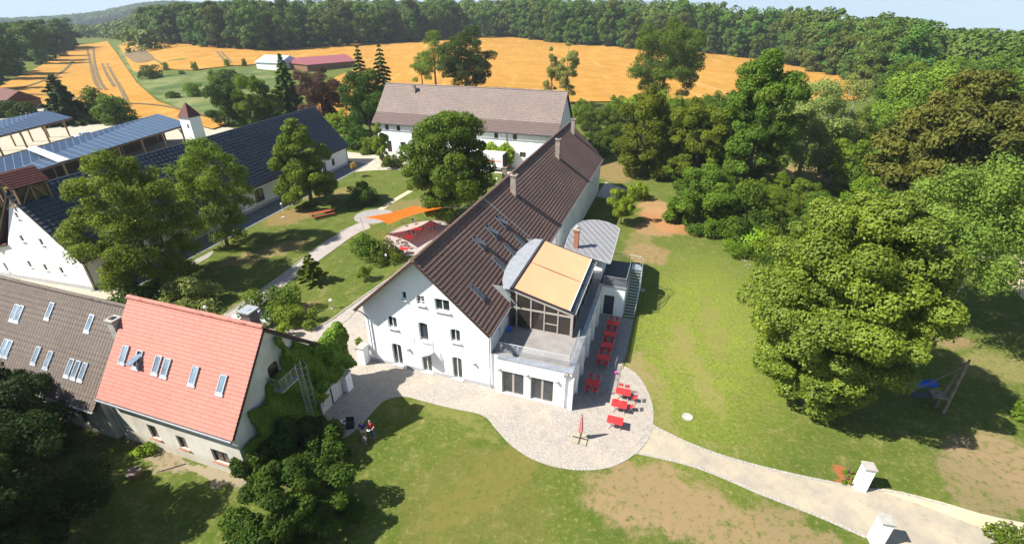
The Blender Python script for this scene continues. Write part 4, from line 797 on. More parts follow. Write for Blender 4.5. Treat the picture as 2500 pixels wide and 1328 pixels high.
def shed(name,label,c1,c2,depth,h,hr,wm,rm,sh=0):
    a=V3(G(*c1)); b=V3(G(*c2)); zb=min(a.z,b.z); d=(b-a); d.z=0; L_=d.length; d.normalize(); nn=V3((-d.y,d.x,0)); t=thing(name,label,'shed',((a.x+b.x)/2,(a.y+b.y)/2,zb))
    a.z=zb; f=a+d*L_; mb=MB(); pts=[a,f,f+nn*depth,a+nn*depth]; mb.prism([(p.x,p.y) for p in pts],zb-1,zb+h); mb.build('wall',M[wm],t)
    mb=MB(); o_=.5; q=[a-d*o_-nn*o_,f+d*o_-nn*o_,f+d*o_+nn*(depth+o_),a-d*o_+nn*(depth+o_)]; z1_=zb+h; m1=(q[0]+q[3])/2; m2=(q[1]+q[2])/2
    vs=[V3((p.x,p.y,z1_)) for p in q]+[V3((m1.x,m1.y,zb+hr)),V3((m2.x,m2.y,zb+hr))]; mb.add(vs,[(0,1,5,4),(2,3,4,5),(0,4,3),(1,2,5),(0,3,2,1)]); mb.build('roof',M[rm],t); return t
M['blue_metal']=simple('pale_blue_sheet',(.4,.52,.72),.5); M['pink_metal']=simple('faded_red_sheet',(.3,.1,.11),.6,var=.15)
shed('field_shed','white field shed with pale blue roof at the edge of the wheat',(628,169),(686,173),15,3.5,6.5,'white','blue_metal')
shed('field_shed','long low shed with faded red roof at the edge of the wheat',(752,176),(868,163),16,3.2,6.2,'wood','pink_metal')
shed('field_shed','old shed with brown roof at the left picture edge beyond the shelters',(-30,262),(22,275),9,3,6,'wood','belfry_tile')
# ---------------------------------------------------------------- foliage kit
M['leaf_oak']=leaf_mat('oak_leaves',(.018,.045,.007),(.085,.135,.016))
M['leaf_dark']=leaf_mat('dark_leaves',(.01,.03,.005),(.045,.085,.01))
M['leaf_mid']=leaf_mat('green_leaves',(.028,.07,.007),(.11,.17,.016))
M['leaf_bright']=leaf_mat('bright_leaves',(.05,.11,.01),(.17,.26,.025),trans=.35)
M['leaf_lime']=leaf_mat('lime_leaves',(.025,.052,.006),(.11,.145,.014)); M['leaf_weep']=leaf_mat('birch_leaves',(.04,.075,.014),(.14,.185,.04))
M['leaf_shade']=leaf_mat('shaded_needles',(.006,.016,.004),(.022,.045,.008))  # near-black: shade over the lower left trees is put into the leaf colour
M['leaf_yellow']=leaf_mat('chestnut_leaves',(.022,.046,.005),(.115,.15,.014),trans=.25,spec=.4)
M['leaf_robinia']=leaf_mat('feathery_leaves',(.03,.07,.008),(.135,.2,.025),trans=.35)
M['leaf_silver']=leaf_mat('silvery_leaves',(.06,.09,.03),(.2,.24,.09),trans=.35)
M['leaf_purple']=leaf_mat('purple_leaves',(.025,.012,.014),(.085,.05,.04))
M['leaf_fir']=leaf_mat('fir_needles',(.012,.03,.012),(.045,.075,.022),trans=.05)
M['leaf_cedar']=leaf_mat('bronze_needles',(.022,.035,.008),(.095,.105,.02),trans=.1)
M['leaf_ivy']=leaf_mat('ivy_leaves',(.026,.075,.008),(.13,.235,.028),trans=.3,spec=.3)
M['leaf_forest']=leaf_mat('forest_leaves',(.016,.042,.01),(.075,.12,.02),trans=.15,hue=.08)
M['leaf_willow']=leaf_mat('willow_leaves',(.04,.09,.01),(.13,.2,.03),trans=.3)
M['leaf_gold']=leaf_mat('golden_leaves',(.1,.07,.02),(.3,.22,.06),trans=.3)
def leaves(name,C,Nn,size,mat,tone,aspect=1.5,rng=RNG,parent=None,flip=False,dirv=None):
    C=np.asarray(C,float); Nn=np.asarray(Nn,float); n=len(C)
    Nn/=np.linalg.norm(Nn,axis=1,keepdims=True)+1e-9
    a=rng.normal(size=(n,3)) if dirv is None else dirv+rng.normal(size=(n,3))*.25
    a-=Nn*(a*Nn).sum(1,keepdims=True); a/=np.linalg.norm(a,axis=1,keepdims=True)+1e-9; b=np.cross(Nn,a)
    s=(size*rng.uniform(.6,1.35,n))[:,None]; l=s*aspect/2; w_=s/2
    dr=Nn*s*rng.uniform(-.25,.25,(n,1))
    V=np.stack([C-a*l,C-b*w_+dr,C+a*l,C+b*w_+dr],1).reshape(-1,3)
    F_=np.arange(4*n).reshape(-1,4); 
    return np_mesh(name,V,F_,[mat],np.repeat(np.clip(tone,0,1),4))
def sph(n,rng): 
    v=rng.normal(size=(n,3)); return v/np.linalg.norm(v,axis=1,keepdims=True)
def crown_blobs(rng,rx,ry,rz,cz,nb,br,profile=None,lo=-.75):
    B=[]; k=0
    while len(B)<nb and k<nb*80:
        k+=1; d=sph(1,rng)[0]
        if d[2]<lo: continue
        f=rng.uniform(.45,.88)**.7; p=d*f
        w_=1. if profile is None else profile(p[2])
        q=np.array([p[0]*rx*w_,p[1]*ry*w_,cz+p[2]*rz]); r_=br*rng.uniform(.65,1.3)*(.6+.4*w_)
        if all(np.linalg.norm(q-b[:3])>(.55*(r_+b[3])*.9) for b in B) or k>nb*40: B.append(np.array([*q,r_]))
    return np.array(B)
def crown(name,rx,ry,rz,cz,mat,nb=24,br=.32,nl=17100,ls=0.216,seed=1,profile=None,lo=-.75,flat=.75,drop=0.,fluff=.28,core=True,aspect=1.4,fit=None):
    rng=np.random.default_rng(seed); R_=(rx+ry+rz)/3; B=crown_blobs(rng,rx,ry,rz,cz,nb,br*R_,profile,lo)
    if core: B=np.vstack([B,[0,0,cz,min(rx,ry,rz)*.55*(1 if profile is None else profile(0))]])
    wgt=B[:,3]**2; wgt/=wgt.sum(); idx=rng.choice(len(B),nl,p=wgt); d=sph(nl,rng); d[:,2]=np.where(d[:,2]<-.8,-d[:,2]*.6,d[:,2])
    r_=B[idx,3]*(1-np.abs(rng.normal(0,fluff,nl))*.8+rng.uniform(0,.12,nl)); off=d*r_[:,None]; off[:,2]*=flat
    C=B[idx,:3]+off; C+=np.sin(C*2.1/max(ls*3,.4)+idx[:,None])*ls*.5
    keep=np.ones(nl,bool)
    for b in B:
        q=C-b[:3]; q[:,2]/=flat; keep&=(np.linalg.norm(q,axis=1)>b[3]*.62)|(np.linalg.norm(b-B[idx],axis=1)<1e-6)
    if fit:
        z0,z1,fx,fy=fit; a,b_=np.percentile(C[keep,2],[.4,99.8]); kz=(z1-z0)/(b_-a); kx=fx/np.percentile(np.abs(C[keep,0]),98.5); ky=fy/np.percentile(np.abs(C[keep,1]),98.5)
        C=(C-[0,0,a])*[kx,ky,kz]+[0,0,z0]; B=B.copy(); B[:,:3]=(B[:,:3]-[0,0,a])*[kx,ky,kz]+[0,0,z0]; B[:,3]*=(kx+ky+kz)/3
    keep&=C[:,2]>.1
    if drop: C[:,2]-=drop*rng.uniform(0,1,nl)**2
    Nn=d+rng.normal(size=(nl,3))*.55+np.array([0,0,.35]); bt=rng.uniform(0,1,len(B)); tone=.62*bt[idx]+.38*rng.uniform(0,1,nl)
    return leaves(name,C[keep],Nn[keep],ls,mat,tone[keep],aspect,rng),B
def limbs(mb,H,r0,B,cz,seed,split=.35,n=9):
    rng=random.Random(seed); top=V3((rng.uniform(-.3,.3),rng.uniform(-.3,.3),cz)); s0=V3((0,0,H*split)); r1=r0*.7
    mb.lathe((0,0,-.1),[(r0*1.5,0),(r0*1.1,.35),(r0,1.)],9); mb.tube((0,0,.5),s0,r0,r1,9); mb.tube(s0,top,r1,r0*.25,8)
    ch=list(B); rng.shuffle(ch)
    for b in ch[:n]:
        t=rng.uniform(0,.55); a=s0.lerp(top,t); e=V3(b[:3]); m=a.lerp(e,.5)+V3((0,0,-abs(e.z-a.z)*.08+rng.uniform(-.2,.5))); rr=r0*rng.uniform(.3,.45)*(1-t*.5)
        mb.tube(a,m,rr,rr*.7,6); mb.tube(m,e,rr*.7,rr*.2,6)
        if n>6: 
            e2=m+V3((rng.uniform(-1,1),rng.uniform(-1,1),rng.uniform(.2,1)))*b[3]; mb.tube(m,e2,rr*.4,rr*.12,5)
def place_crown(root,me,B,H,tr,bark,seed,split=.35,n=9,trunk=True):
    o=link('crown',me,root)
    if trunk:
        mb=MB(); m0=root.location.copy(); root.location=(0,0,0); limbs(mb,H,tr,B,float(B[:,2].mean()),seed,split,n); mb.build('trunk',M[bark],root); root.location=m0
    return o
def tree(name,label,cat,base,H,rw,mat='leaf_mid',ry=None,bot=.15,nb=26,br=.3,nl=17100,ls=0.216,seed=1,bark='bark',tr=None,profile=None,lo=-.92,group=None,trunk=True,**k):
    z=base[2] if len(base)>2 else 0; root=thing(name,label,cat,(base[0],base[1],z),group)
    cz=H*(1+bot)/2; rz=H*(1-bot)/2; me,B=crown(name+'_crown',rw*.8,(ry or rw)*.8,rz*.85,cz,M[mat],nb,br,nl,ls,seed,profile,lo,fit=(H*bot,H,rw,ry or rw),**k)
    place_crown(root,me,B,H,tr or H*.02+.04,bark,seed,trunk=trunk); return root
def bush(label,base,H,rw,mat='leaf_mid',nl=4750,ls=0.144,seed=1,name='bush',cat='bush',group=None,nb=10,**k):
    return tree(name,label,cat,base,H,rw,mat,bot=-.15,nb=nb,br=.42,nl=nl,ls=ls,seed=seed,tr=.06,lo=-.3,group=group,**k)
def conifer(name,label,base,H,rw,mat='leaf_fir',seed=1,tiers=16,nl=17,ls=0.216,bot=.08,group=None,droop=.3,cat='conifer',bark='bark',dense=1.8,pw=.85):
    rng=np.random.default_rng(seed); z=base[2] if len(base)>2 else 0; root=thing(name,label,cat,(base[0],base[1],z),group); C=[];Nn=[];D=[];T=[]
    mb=MB(); mb.tube((0,0,-.2),(0,0,H*.98),H*.018+.03,.02,8)
    for t in range(tiers):
        f=(t+.5)/tiers; hz=H*(bot+(1-bot)*f); R_=rw*(1-f)**pw*rng.uniform(.85,1.1)+.12; nbh=max(4,int(9*(1-f*.5)))
        for b in range(nbh):
            an=2*pi*(b+rng.uniform(-.3,.3))/nbh+t*1.1; Lb=R_*rng.uniform(.75,1.12); dx,dy=cos(an),sin(an)
            if t<tiers-3: mb.tube((0,0,hz),(dx*Lb*.9,dy*Lb*.9,hz-droop*Lb*.8),.03+.01*(1-f),.01,4,cap=False)
            m=int(max(6,nl*Lb*dense*3)); s=rng.uniform(.12,1,m)**.8; sd=rng.normal(0,.16,m)*(Lb*.45+.2)*(1.1-s)
            x=dx*s*Lb-dy*sd; y=dy*s*Lb+dx*sd; zz=hz-droop*(s**1.4)*Lb-np.abs(sd)*.35-rng.uniform(0,.25,m)+.08*Lb*(s>.85)
            C.append(np.stack([x,y,zz],1)); Nn.append(np.stack([dx*.5+rng.normal(0,.4,m),dy*.5+rng.normal(0,.4,m),np.full(m,.9)],1)); D.append(np.stack([np.full(m,dx),np.full(m,dy),np.full(m,-droop)],1)); T.append(rng.uniform(0,1,m)*.6+.4*s)
    me=leaves(name+'_crown',np.concatenate(C),np.concatenate(Nn),ls,M[mat],np.concatenate(T),2.0,rng,dirv=np.concatenate(D))
    link('crown',me,root); m0=root.location.copy(); root.location=(0,0,0); mb.build('trunk',M[bark],root); root.location=m0; return root
def PB(px,py): return G(px,py)
# ---------------------------------------------------------------- single trees (base point, row of the tip, spread)
b=PB(1995,985); tree('chestnut_tree','huge round chestnut with yellow-green leaves filling the right of the lawn','tree',(b[0]-.8,b[1]-.1,0),17.8,5.6,'leaf_yellow',bot=.06,nb=190,br=.155,nl=210000,ls=.15,core=True,seed=3,flat=.7,fluff=.22,lo=-.9,profile=lambda z:1-.5*max(0,-z))
b=PB(385,695); tree('robinia','broad feathery yellow-green tree in front of the white hall gable','tree',b,15.4,5.5,'leaf_robinia',bot=.08,nb=110,br=.16,nl=90000,ls=0.15,seed=5,fluff=.75,flat=.8,tr=.3,profile=lambda z:1-.35*max(0,z))
b=PB(556,600); tree('robinia','feathery upright tree with open branches before the blue roof','tree',b,14.2,4.0,'leaf_robinia',bot=.12,nb=60,br=.19,nl=42000,ls=0.15,seed=6,fluff=.75,flat=.8,tr=.22)
b=PB(762,500); tree('maple_tree','dense dark maple with a pointed crown on the lawn beside the blue-roofed hall','tree',b,hgt(b,302)+.6,4.5,'leaf_mid',bot=.1,nb=44,br=.2,nl=38000,ls=0.216,seed=8,tr=.34,profile=lambda z:1.08-.5*max(0,z+.2),flat=.7)
b=PB(1105,540); tree('oak_tree','large dark green oak in the courtyard between barn and farmhouse','tree',b,hgt(b,278),6.,'leaf_oak',bot=.08,nb=60,br=.21,nl=64600,ls=0.216,seed=9,tr=.4,fluff=.3)
b=PB(1140,228); tree('oak_tree','large rounded oak standing behind the ridge of the long barn','tree',b,hgt(b,66),10.,'leaf_dark',bot=.12,nb=60,br=.2,nl=49400,ls=0.302,seed=10,fluff=.3)
b=PB(1032,215); tree('young_oak','loose pale tree left of the big oak behind the barn','tree',b,hgt(b,130),4.6,'leaf_mid',bot=.2,nb=16,br=.3,nl=8550,ls=0.245,seed=11,fluff=.4)
b=PB(1065,222); tree('young_oak','thin-crowned tree between the pale tree and the big oak behind the barn','tree',b,hgt(b,75),4.8,'leaf_mid',bot=.35,nb=18,br=.28,nl=9880,ls=0.245,seed=12,fluff=.4)
b=PB(1612,262); tree('oak_tree','tall spreading oak at the edge of the wheat, in front of the forest','tree',b,hgt(b,52),10.6,'leaf_oak',bot=.16,nb=64,br=.19,nl=49400,ls=0.302,seed=13,fluff=.35)
b=PB(1345,256); tree('slender_tree','slender loose tree against the wheat, left one of a pair right of the barn ridge','tree',b,hgt(b,116),3.,'leaf_silver',bot=.15,nb=16,br=.26,nl=7980,ls=0.245,seed=14,fluff=.4,profile=lambda z:1)
b=PB(1380,262); tree('slender_tree','taller slender loose tree against the wheat, right one of a pair','tree',b,hgt(b,106),3.3,'leaf_silver',bot=.2,nb=18,br=.26,nl=9120,ls=0.245,seed=15,fluff=.4)
b=PB(905,330); tree('round_tree','broad dark green tree left of the long barn below two spruces','tree',b,hgt(b,172),6.6,'leaf_dark',bot=.02,nb=40,br=.22,nl=28500,ls=0.259,seed=16)
b=PB(895,292); conifer('spruce','dark spruce above the broad tree, left one of two behind the barn end',b,hgt(b,108),4.2,seed=17,ls=.5,nl=7,tiers=20)
b=PB(945,288); conifer('spruce','dark spruce with spreading boughs, right one of two behind the barn end',b,hgt(b,105),5.4,seed=18,ls=.5,nl=7,tiers=18,droop=.42)
b=PB(793,300); tree('copper_beech','purple-brown leaved tree behind the blue-roofed hall','tree',b,hgt(b,168),6.4,'leaf_purple',bot=.06,nb=40,br=.22,nl=28500,ls=0.245,seed=19,fluff=.35)
b=PB(713,285); conifer('fir','tall mid-green fir left of the purple-brown tree',b,hgt(b,130),5.,mat='leaf_oak',seed=20,ls=.5,nl=8,tiers=22,droop=.2)
b=PB(628,305); tree('lime_tree','rounded yellowish green tree behind the blue roof, right of a darker one','tree',b,hgt(b,186),5.,'leaf_mid',bot=.02,nb=26,br=.26,nl=17100,ls=0.259,seed=21)
b=PB(560,306); tree('round_tree','dark tree behind the blue roof beside the transformer tower','tree',b,hgt(b,196),5.,'leaf_dark',bot=.02,nb=26,br=.26,nl=17100,ls=0.259,seed=22)
b=PB(670,300); tree('round_tree','green tree wedged between the yellowish tree and the tall fir','tree',b,hgt(b,205),4.2,'leaf_mid',bot=.02,nb=22,br=.26,nl=11400,ls=0.259,seed=23)
b=PB(172,302); conifer('spruce','large dark spruce at the edge of the left wheat field',b,hgt(b,180),7.2,seed=24,ls=.5,nl=9,tiers=18,bot=.02,droop=.12)
b=PB(245,296); bush('grey-green bushy tree beside the left spruce',b,hgt(b,214),5.2,'leaf_oak',6000,.4,25,nb=14)
b=PB(290,300); bush('lower grey-green bushy tree at the right of the left spruce group',b,hgt(b,228),4.6,'leaf_oak',5000,.4,26,nb=14)
b=PB(35,283); bush('rounded dark bush at the left picture edge by the field road',b,hgt(b,246),5.,'leaf_dark',4500,.4,27)
b=PB(935,392); tree('poplar','narrow bright green poplar in front of the left end of the long barn','tree',b,hgt(b,302),1.7,'leaf_bright',bot=.02,nb=26,br=.2,nl=9880,ls=0.187,seed=28,profile=lambda z:1-.3*abs(z))
b=PB(957,408); bush('rounded grey-green bush by the barn road',b,2.6,2.2,'leaf_oak',3200,.2,29)
b=PB(830,322); bush('bright green bushy tree beyond the far end of the blue-roofed hall',b,hgt(b,266),3.4,'leaf_bright',4200,.3,30)
b=PB(872,362); bush('dark shrub beyond the far corner of the blue-roofed hall',b,hgt(b,308),2.6,'leaf_dark',3200,.28,31)
b=PB(845,355); bush('mid-green shrub at the far corner of the blue-roofed hall',b,hgt(b,312),2.2,'leaf_mid',2500,.28,131)
b=PB(905,375); bush('pale shrub left of the narrow poplar',b,hgt(b,335),2.2,'leaf_mid',2500,.26,132)
b=PB(1303,400); conifer('small_fir','small upright fir in front of the barn beside the farmhouse roof',(b[0]-1.5,b[1]-2,0),5.2,1.7,mat='leaf_oak',seed=32,ls=.22,nl=10,tiers=14,bot=.02,droop=.05)
b=PB(885,497); bush('dark rounded bush on the lawn in the shade of the maple',b,3.6,2.5,'leaf_dark',4200,.2,33)
b=PB(903,622); bush('grey-green bush beside the patio, left one of two',b,2.9,2.3,'leaf_oak',3600,.18,34)
b=PB(944,634); bush('grey-green bush beside the patio, right one of two',b,2.7,2.1,'leaf_oak',3600,.18,35)
b=PB(672,765); bush('broad grey-green bush by the yard lamps',b,3.1,2.9,'leaf_oak',5200,.17,36)
b=PB(722,797); bush('lower rusty green bush at the corner of the courtyard lawn',b,2.3,2.1,'leaf_robinia',3800,.16,37)
b=PB(888,682); tree('young_shrub','small young shrub alone on the courtyard lawn','shrub',b,1.9,.9,'leaf_mid',bot=.2,nb=8,br=.35,nl=1710,ls=0.115,seed=38,tr=.03)
b=PB(465,752); bush('pale tall shrub with upright shoots behind the red ridge',b,3.5,3.,'leaf_silver',4800,.2,39,fluff=.5)
b=PB(360,735); bush('dark bush at the foot of the feathery tree',b,2.6,3.2,'leaf_dark',3200,.22,40)
b=PB(1515,548); tree('young_maple','young light green tree near the curved roof','tree',b,5.6,2.2,'leaf_bright',bot=.25,nb=16,br=.3,nl=6460,ls=0.158,seed=41,tr=.07)
b=PB(1553,485); bush('bright green shrub behind the young tree on the right of the farmhouse',b,3.,1.9,'leaf_bright',2400,.2,42)
b=PB(1565,430); tree('lime_tree','dense olive green tree just right of the far end of the farmhouse roof','tree',b,hgt(b,212),5.2,'leaf_lime',bot=.02,nb=46,br=.22,nl=34200,ls=0.245,seed=43)
b=PB(1690,450); tree('lime_tree','tall olive green tree in the middle of the park edge','tree',b,hgt(b,246),5.2,'leaf_lime',bot=.05,nb=46,br=.22,nl=34200,ls=0.245,seed=44)
b=PB(1715,548); tree('spreading_maple','broad dark maple whose crown touches the ground at the lawn edge','tree',b,hgt(b,408),5.6,'leaf_oak',bot=-.02,nb=50,br=.22,nl=41800,ls=0.216,seed=45,lo=-.6)
b=PB(1800,560); bush('dark loose tree right of the broad dark maple',b,7.2,4.2,'leaf_oak',9000,.28,46,nb=24)
b=PB(1815,470); tree('tall_beech','very tall dark tree rising over the park against the wheat','tree',b,hgt(b,122),6.,'leaf_oak',bot=.08,nb=70,br=.19,nl=57000,ls=0.259,seed=47,tr=.4,fluff=.32)
b=PB(1760,430); tree('round_tree','dark green tree between the middle olive tree and the very tall tree','tree',b,hgt(b,250),5.4,'leaf_dark',bot=.02,nb=30,br=.25,nl=20900,ls=0.259,seed=147)
b=PB(1945,440); tree('birch','tall pale silvery birch right of the very tall tree','tree',b,hgt(b,190),5.,'leaf_silver',bot=.08,nb=40,br=.2,nl=24700,ls=0.216,seed=48,bark='birch_bark',drop=1.6,fluff=.42)
b=PB(2010,430); tree('birch','pale silvery birch, the right-hand and slimmer one','tree',b,hgt(b,184),4.2,'leaf_silver',bot=.12,nb=32,br=.2,nl=17100,ls=0.216,seed=49,bark='birch_bark',drop=1.6,fluff=.42)
b=PB(2262,560); tree('cedar','huge bronze-green conifer with layered drooping boughs behind the chestnut','conifer',b,hgt(b,175),9.2,'leaf_cedar',bot=.03,nb=130,br=.15,nl=80000,ls=.24,seed=50,flat=.42,drop=1.3,fluff=.4,aspect=2.4,profile=lambda z:1.05-.45*max(0,z),bark='birch_bark')
b=PB(2215,400); tree('willow','bright yellow-green tree behind the bronze conifer','tree',b,hgt(b,160),7.5,'leaf_willow',bot=.05,nb=44,br=.22,nl=38000,ls=0.302,seed=51,drop=2.,fluff=.4)
b=PB(2290,805); tree('weeping_birch','tall feathery birch with bare pale trunk at the right edge above the lane','tree',b,17.,6.6,'leaf_weep',bot=.42,nb=56,br=.18,nl=49400,ls=0.173,seed=52,bark='birch_bark',tr=.26,drop=2.2,fluff=.5)
b=PB(2580,740); tree('weeping_birch','light green feathery tree cut off by the right picture edge','tree',b,18.5,7.,'leaf_weep',bot=.42,nb=56,br=.19,nl=49400,ls=0.187,seed=53,bark='birch_bark',tr=.26,drop=2.,fluff=.5)
b=PB(765,690); t=conifer('young_monkey_puzzle','small open tree with star-like boughs on the courtyard lawn',b,3.9,1.9,mat='leaf_mid',seed=54,ls=.17,nl=26,tiers=6,bot=.2,droop=.05)
b=PB(866,432); tree('sapling','thin golden sapling tied to stakes on the lawn','sapling',b,3.2,.85,'leaf_gold',bot=.45,nb=7,br=.35,nl=798,ls=0.108,seed=55,tr=.035)
b=PB(700,1300); tree('elder_tree','sunlit grey-green elder in front of the ivy gable','tree',(b[0]+.2,b[1]+.2,0),4.7,2.6,'leaf_dark',bot=.02,nb=30,br=.19,core=False,nl=38000,ls=0.122,seed=56,fluff=.8)
tree('elder_tree','dark shaded bushy tree at the bottom edge in front of the ivy gable','tree',G(740,1290),4.2,3.2,'leaf_dark',bot=.0,nb=30,br=.23,nl=28500,ls=0.122,seed=57)
q=G(5,1190,5.); tree('yew_tree','very dark tree mass in the lower left corner','tree',(q[0],q[1],0),8.6,3.5,'leaf_shade',bot=.0,nb=44,br=.22,nl=49400,ls=0.115,seed=58)
q=G(-25,1015,4.); tree('yew_tree','dark broad tree at the left picture edge under the grey roof','tree',(q[0],q[1],0),7.5,3.6,'leaf_shade',bot=.0,nb=44,br=.22,nl=41800,ls=0.122,seed=59)
q=G(215,1400,0); tree('tall_beech','dark leaning tree at the bottom left whose shadow falls over the grass','tree',(q[0]-2.5,q[1]-3.,0),8.5,3.2,'leaf_shade',bot=.15,nb=44,br=.22,nl=34200,ls=0.122,seed=60)
b=G(2510,1025); bush('bush at the right picture edge below the playground',b,2.2,1.3,'leaf_mid',2600,.15,61)
b=G(2490,1350); bush('olive bush at the bottom right corner by the lane',b,1.6,1.6,'leaf_oak',2600,.13,62)
bush('yellow-green leafy planting along the foot of the red-roofed house wall',G(350,1110),.8,.9,'leaf_bright',900,.12,63,nb=5)
for k,(p,H_,r_) in enumerate((((735,1085),2.6,1.6),((690,1110),3.,1.7),((775,1075),2.2,1.3),((800,1120),2.6,1.6),((650,1150),2.6,1.5))):
    bush('dark shrub massed under the ivy gable, '+('behind the middle','left of the ladder foot','nearest the paving','rightmost towards the lawn','leftmost by the house corner')[k],G(*p),H_,r_,'leaf_dark',5200,.16,200+k,group='shrubs under the ivy gable')
for k,(x_,y_,H_,l_) in enumerate(((-18.5,-25.5,15,'tall dark tree standing beyond the lower left corner'),(-13,-30,15,'tall dark tree beyond the bottom edge left of the house'),(-28,-22,12,'tall dark tree beyond the left edge before the grey roof'))): tree('tall_beech',l_,'tree',(x_,y_,0),H_,5.5,'leaf_shade',bot=.1,nb=40,br=.22,nl=16000,ls=.3,seed=210+k)
# ivy over the gable, a thick uneven mat
def ivy():
    rng=np.random.default_rng(70); n=85000; yy=rng.uniform(-13.8,-2.6,n); zz=rng.uniform(0,8.6,n); k=[]
    def top(y): 
        if y<-9.9: return 4.3+(y+13.95)*1.3
        return 9.7-(y+9.9)*1.02 if y<-5.4 else 5.1+.6*math.exp(-((y+3.3)/.9)**2)
    for y,z in zip(yy,zz):
        w_=.5*sin(y*2.3)+.35*sin(z*3.1+y)
        bal=(y<-9.0+w_*.3 and z>4.7+w_*.6+(y+13)*.35)
        gap=(-8.7<y<-8.0+w_*.4 and z>7.)
        low=(y>-7.0 and z<1.5+.4*w_)
        k.append(z<top(y)-.15 and not bal and not gap and not low and not (y<-12.6 and z>3.))
    k=np.array(k); yy=yy[k]; zz=zz[k]; n=len(yy); bulge=.3+.35*np.abs(np.sin(yy*1.3+zz*.9))+.25*np.sin(zz*2.2+yy*3)+np.where(yy>-4.9,.1,0)
    x=-.6+rng.uniform(.3,1,n)*np.maximum(bulge,.12)+np.where(zz<2.5,.5*(2.5-zz)/2.5,0)
    C=np.stack([x,yy,zz],1); Nn=np.stack([np.full(n,1.),rng.normal(0,.5,n),rng.normal(.25,.5,n)],1); me1=leaves('ivy_leaves',C,Nn,.16,M['leaf_ivy'],rng.uniform(0,1,n),1.1,rng)
    t=thing('climbing_ivy','thick green ivy covering the gable of the red-roofed house and hanging over the yard wall','climbing plant',(0,0,0)); link('foliage',me1,t)
    B=np.array([[-.5,-5.8,5.3,.5],[-.5,-3.3,5.0,.6],[-.5,-3.0,5.5,.4],[-.5,-4.2,4.9,.7],[-.5,-5.0,4.9,.55],[-.6,-3.2,4.2,.6],[-.6,-3.2,3.3,.6],[-.5,-3.5,2.5,.6],[-.9,-3.3,4.8,.6],[-.4,-4.0,3.3,.6],[-.4,-4.1,4.2,.6],[-.3,-4.6,3.6,.7],[-.3,-5.4,2.6,.75],[-.2,-6.4,2.3,.7],[-.2,-4.4,2.2,.6]]); nl=16000; idx=rng.integers(0,len(B),nl); d=sph(nl,rng); C=B[idx,:3]+d*(B[idx,3]*rng.uniform(.8,1.1,nl))[:,None]
    link('foliage',leaves('ivy_hump',C,d+rng.normal(size=(nl,3))*.4,.16,M['leaf_ivy'],rng.uniform(0,1,nl),1.1,rng),t)
    mb=MB(); mb.box(-1.2,-4.95,0,-.62,-3.,4.6); mb.build('wall_stub',M['white_old'],t)
ivy()
def vine():
    rng=np.random.default_rng(71); n=3200; x=rng.uniform(-14.6,-7.,n); z=rng.uniform(1.2,5.2,n); k=z<4.6+.5*np.sin(x*2); x=x[k];z=z[k];n=len(x)
    t=thing('wall_vine','bright green vine on a frame over the barn wall above the lorry','climbing plant',(0,0,0)); link('foliage',leaves('vine',np.stack([x,63.1-rng.uniform(.1,1.3,n),z],1),np.stack([rng.normal(0,.4,n),np.full(n,-1.),rng.normal(.5,.4,n)],1),.36,M['leaf_bright'],rng.uniform(0,1,n),1.2,rng),t)
vine()
# ---------------------------------------------------------------- repeated shrubs and trees of the park, hedges, orchard
def protos(kind,n,H,rw,mat,nl,ls,nb,seed,bark='bark',bot=.05,br=.26,**k):
    out=[]
    for i in range(n):
        k.setdefault('lo',-.92); me,B=crown(kind+'_crown',rw*.8,rw*.8,H*(1-bot)/2*.85,H*(1+bot)/2,M[mat],nb,br,nl,ls,seed+i,fit=(H*bot,H,rw,rw),**k); mb=MB(); limbs(mb,H,H*.018+.03,B,float(B[:,2].mean()),seed+i,n=4)
        tme=mb.build('trunk',M[bark]); tm=tme.data; bpy.data.objects.remove(tme); out.append((me,tm,H))
    return out
def plant(name,label,cat,pr,base,H,wf=1.,group=None,rz=0):
    me,tm,H0=pr; z=base[2] if len(base)>2 else float(terr(base[0],base[1])); r_=thing(name,label,cat,(base[0],base[1],z),group,rz); s_=H/H0; r_.scale=(s_*wf,s_*wf,s_)
    link('crown',me,r_); link('trunk',tm,r_); return r_
PF=protos('forest_tree',5,24,6.,'leaf_forest',6500,.6,24,300,bot=.03,fluff=.3)
PFn=protos('park_tree',4,12,5.,'leaf_oak',11000,.28,30,320,bot=.0); PFm=protos('park_tree',3,12,5.,'leaf_mid',11000,.28,30,340,bot=.0); PBu=protos('shrub',3,4,2.6,'leaf_mid',3600,.2,12,360,bot=-.1,br=.4,lo=-.3)
PBd=protos('shrub',3,4,2.6,'leaf_dark',3600,.2,12,370,bot=-.1,br=.4,lo=-.3); PBy=protos('shrub',2,4,2.6,'leaf_bright',3600,.2,12,380,bot=-.1,br=.4,lo=-.3)
rr=random.Random(5)
def many(spec,name,cat,group,lab):
    for k,(px,py,ty,wf,pr) in enumerate(spec):
        b=G(px,py); plant(name,lab[k%len(lab)] if isinstance(lab,list) else lab,cat,pr[k%len(pr)],b,hgt(b,ty),wf,group,rr.uniform(0,6.28))
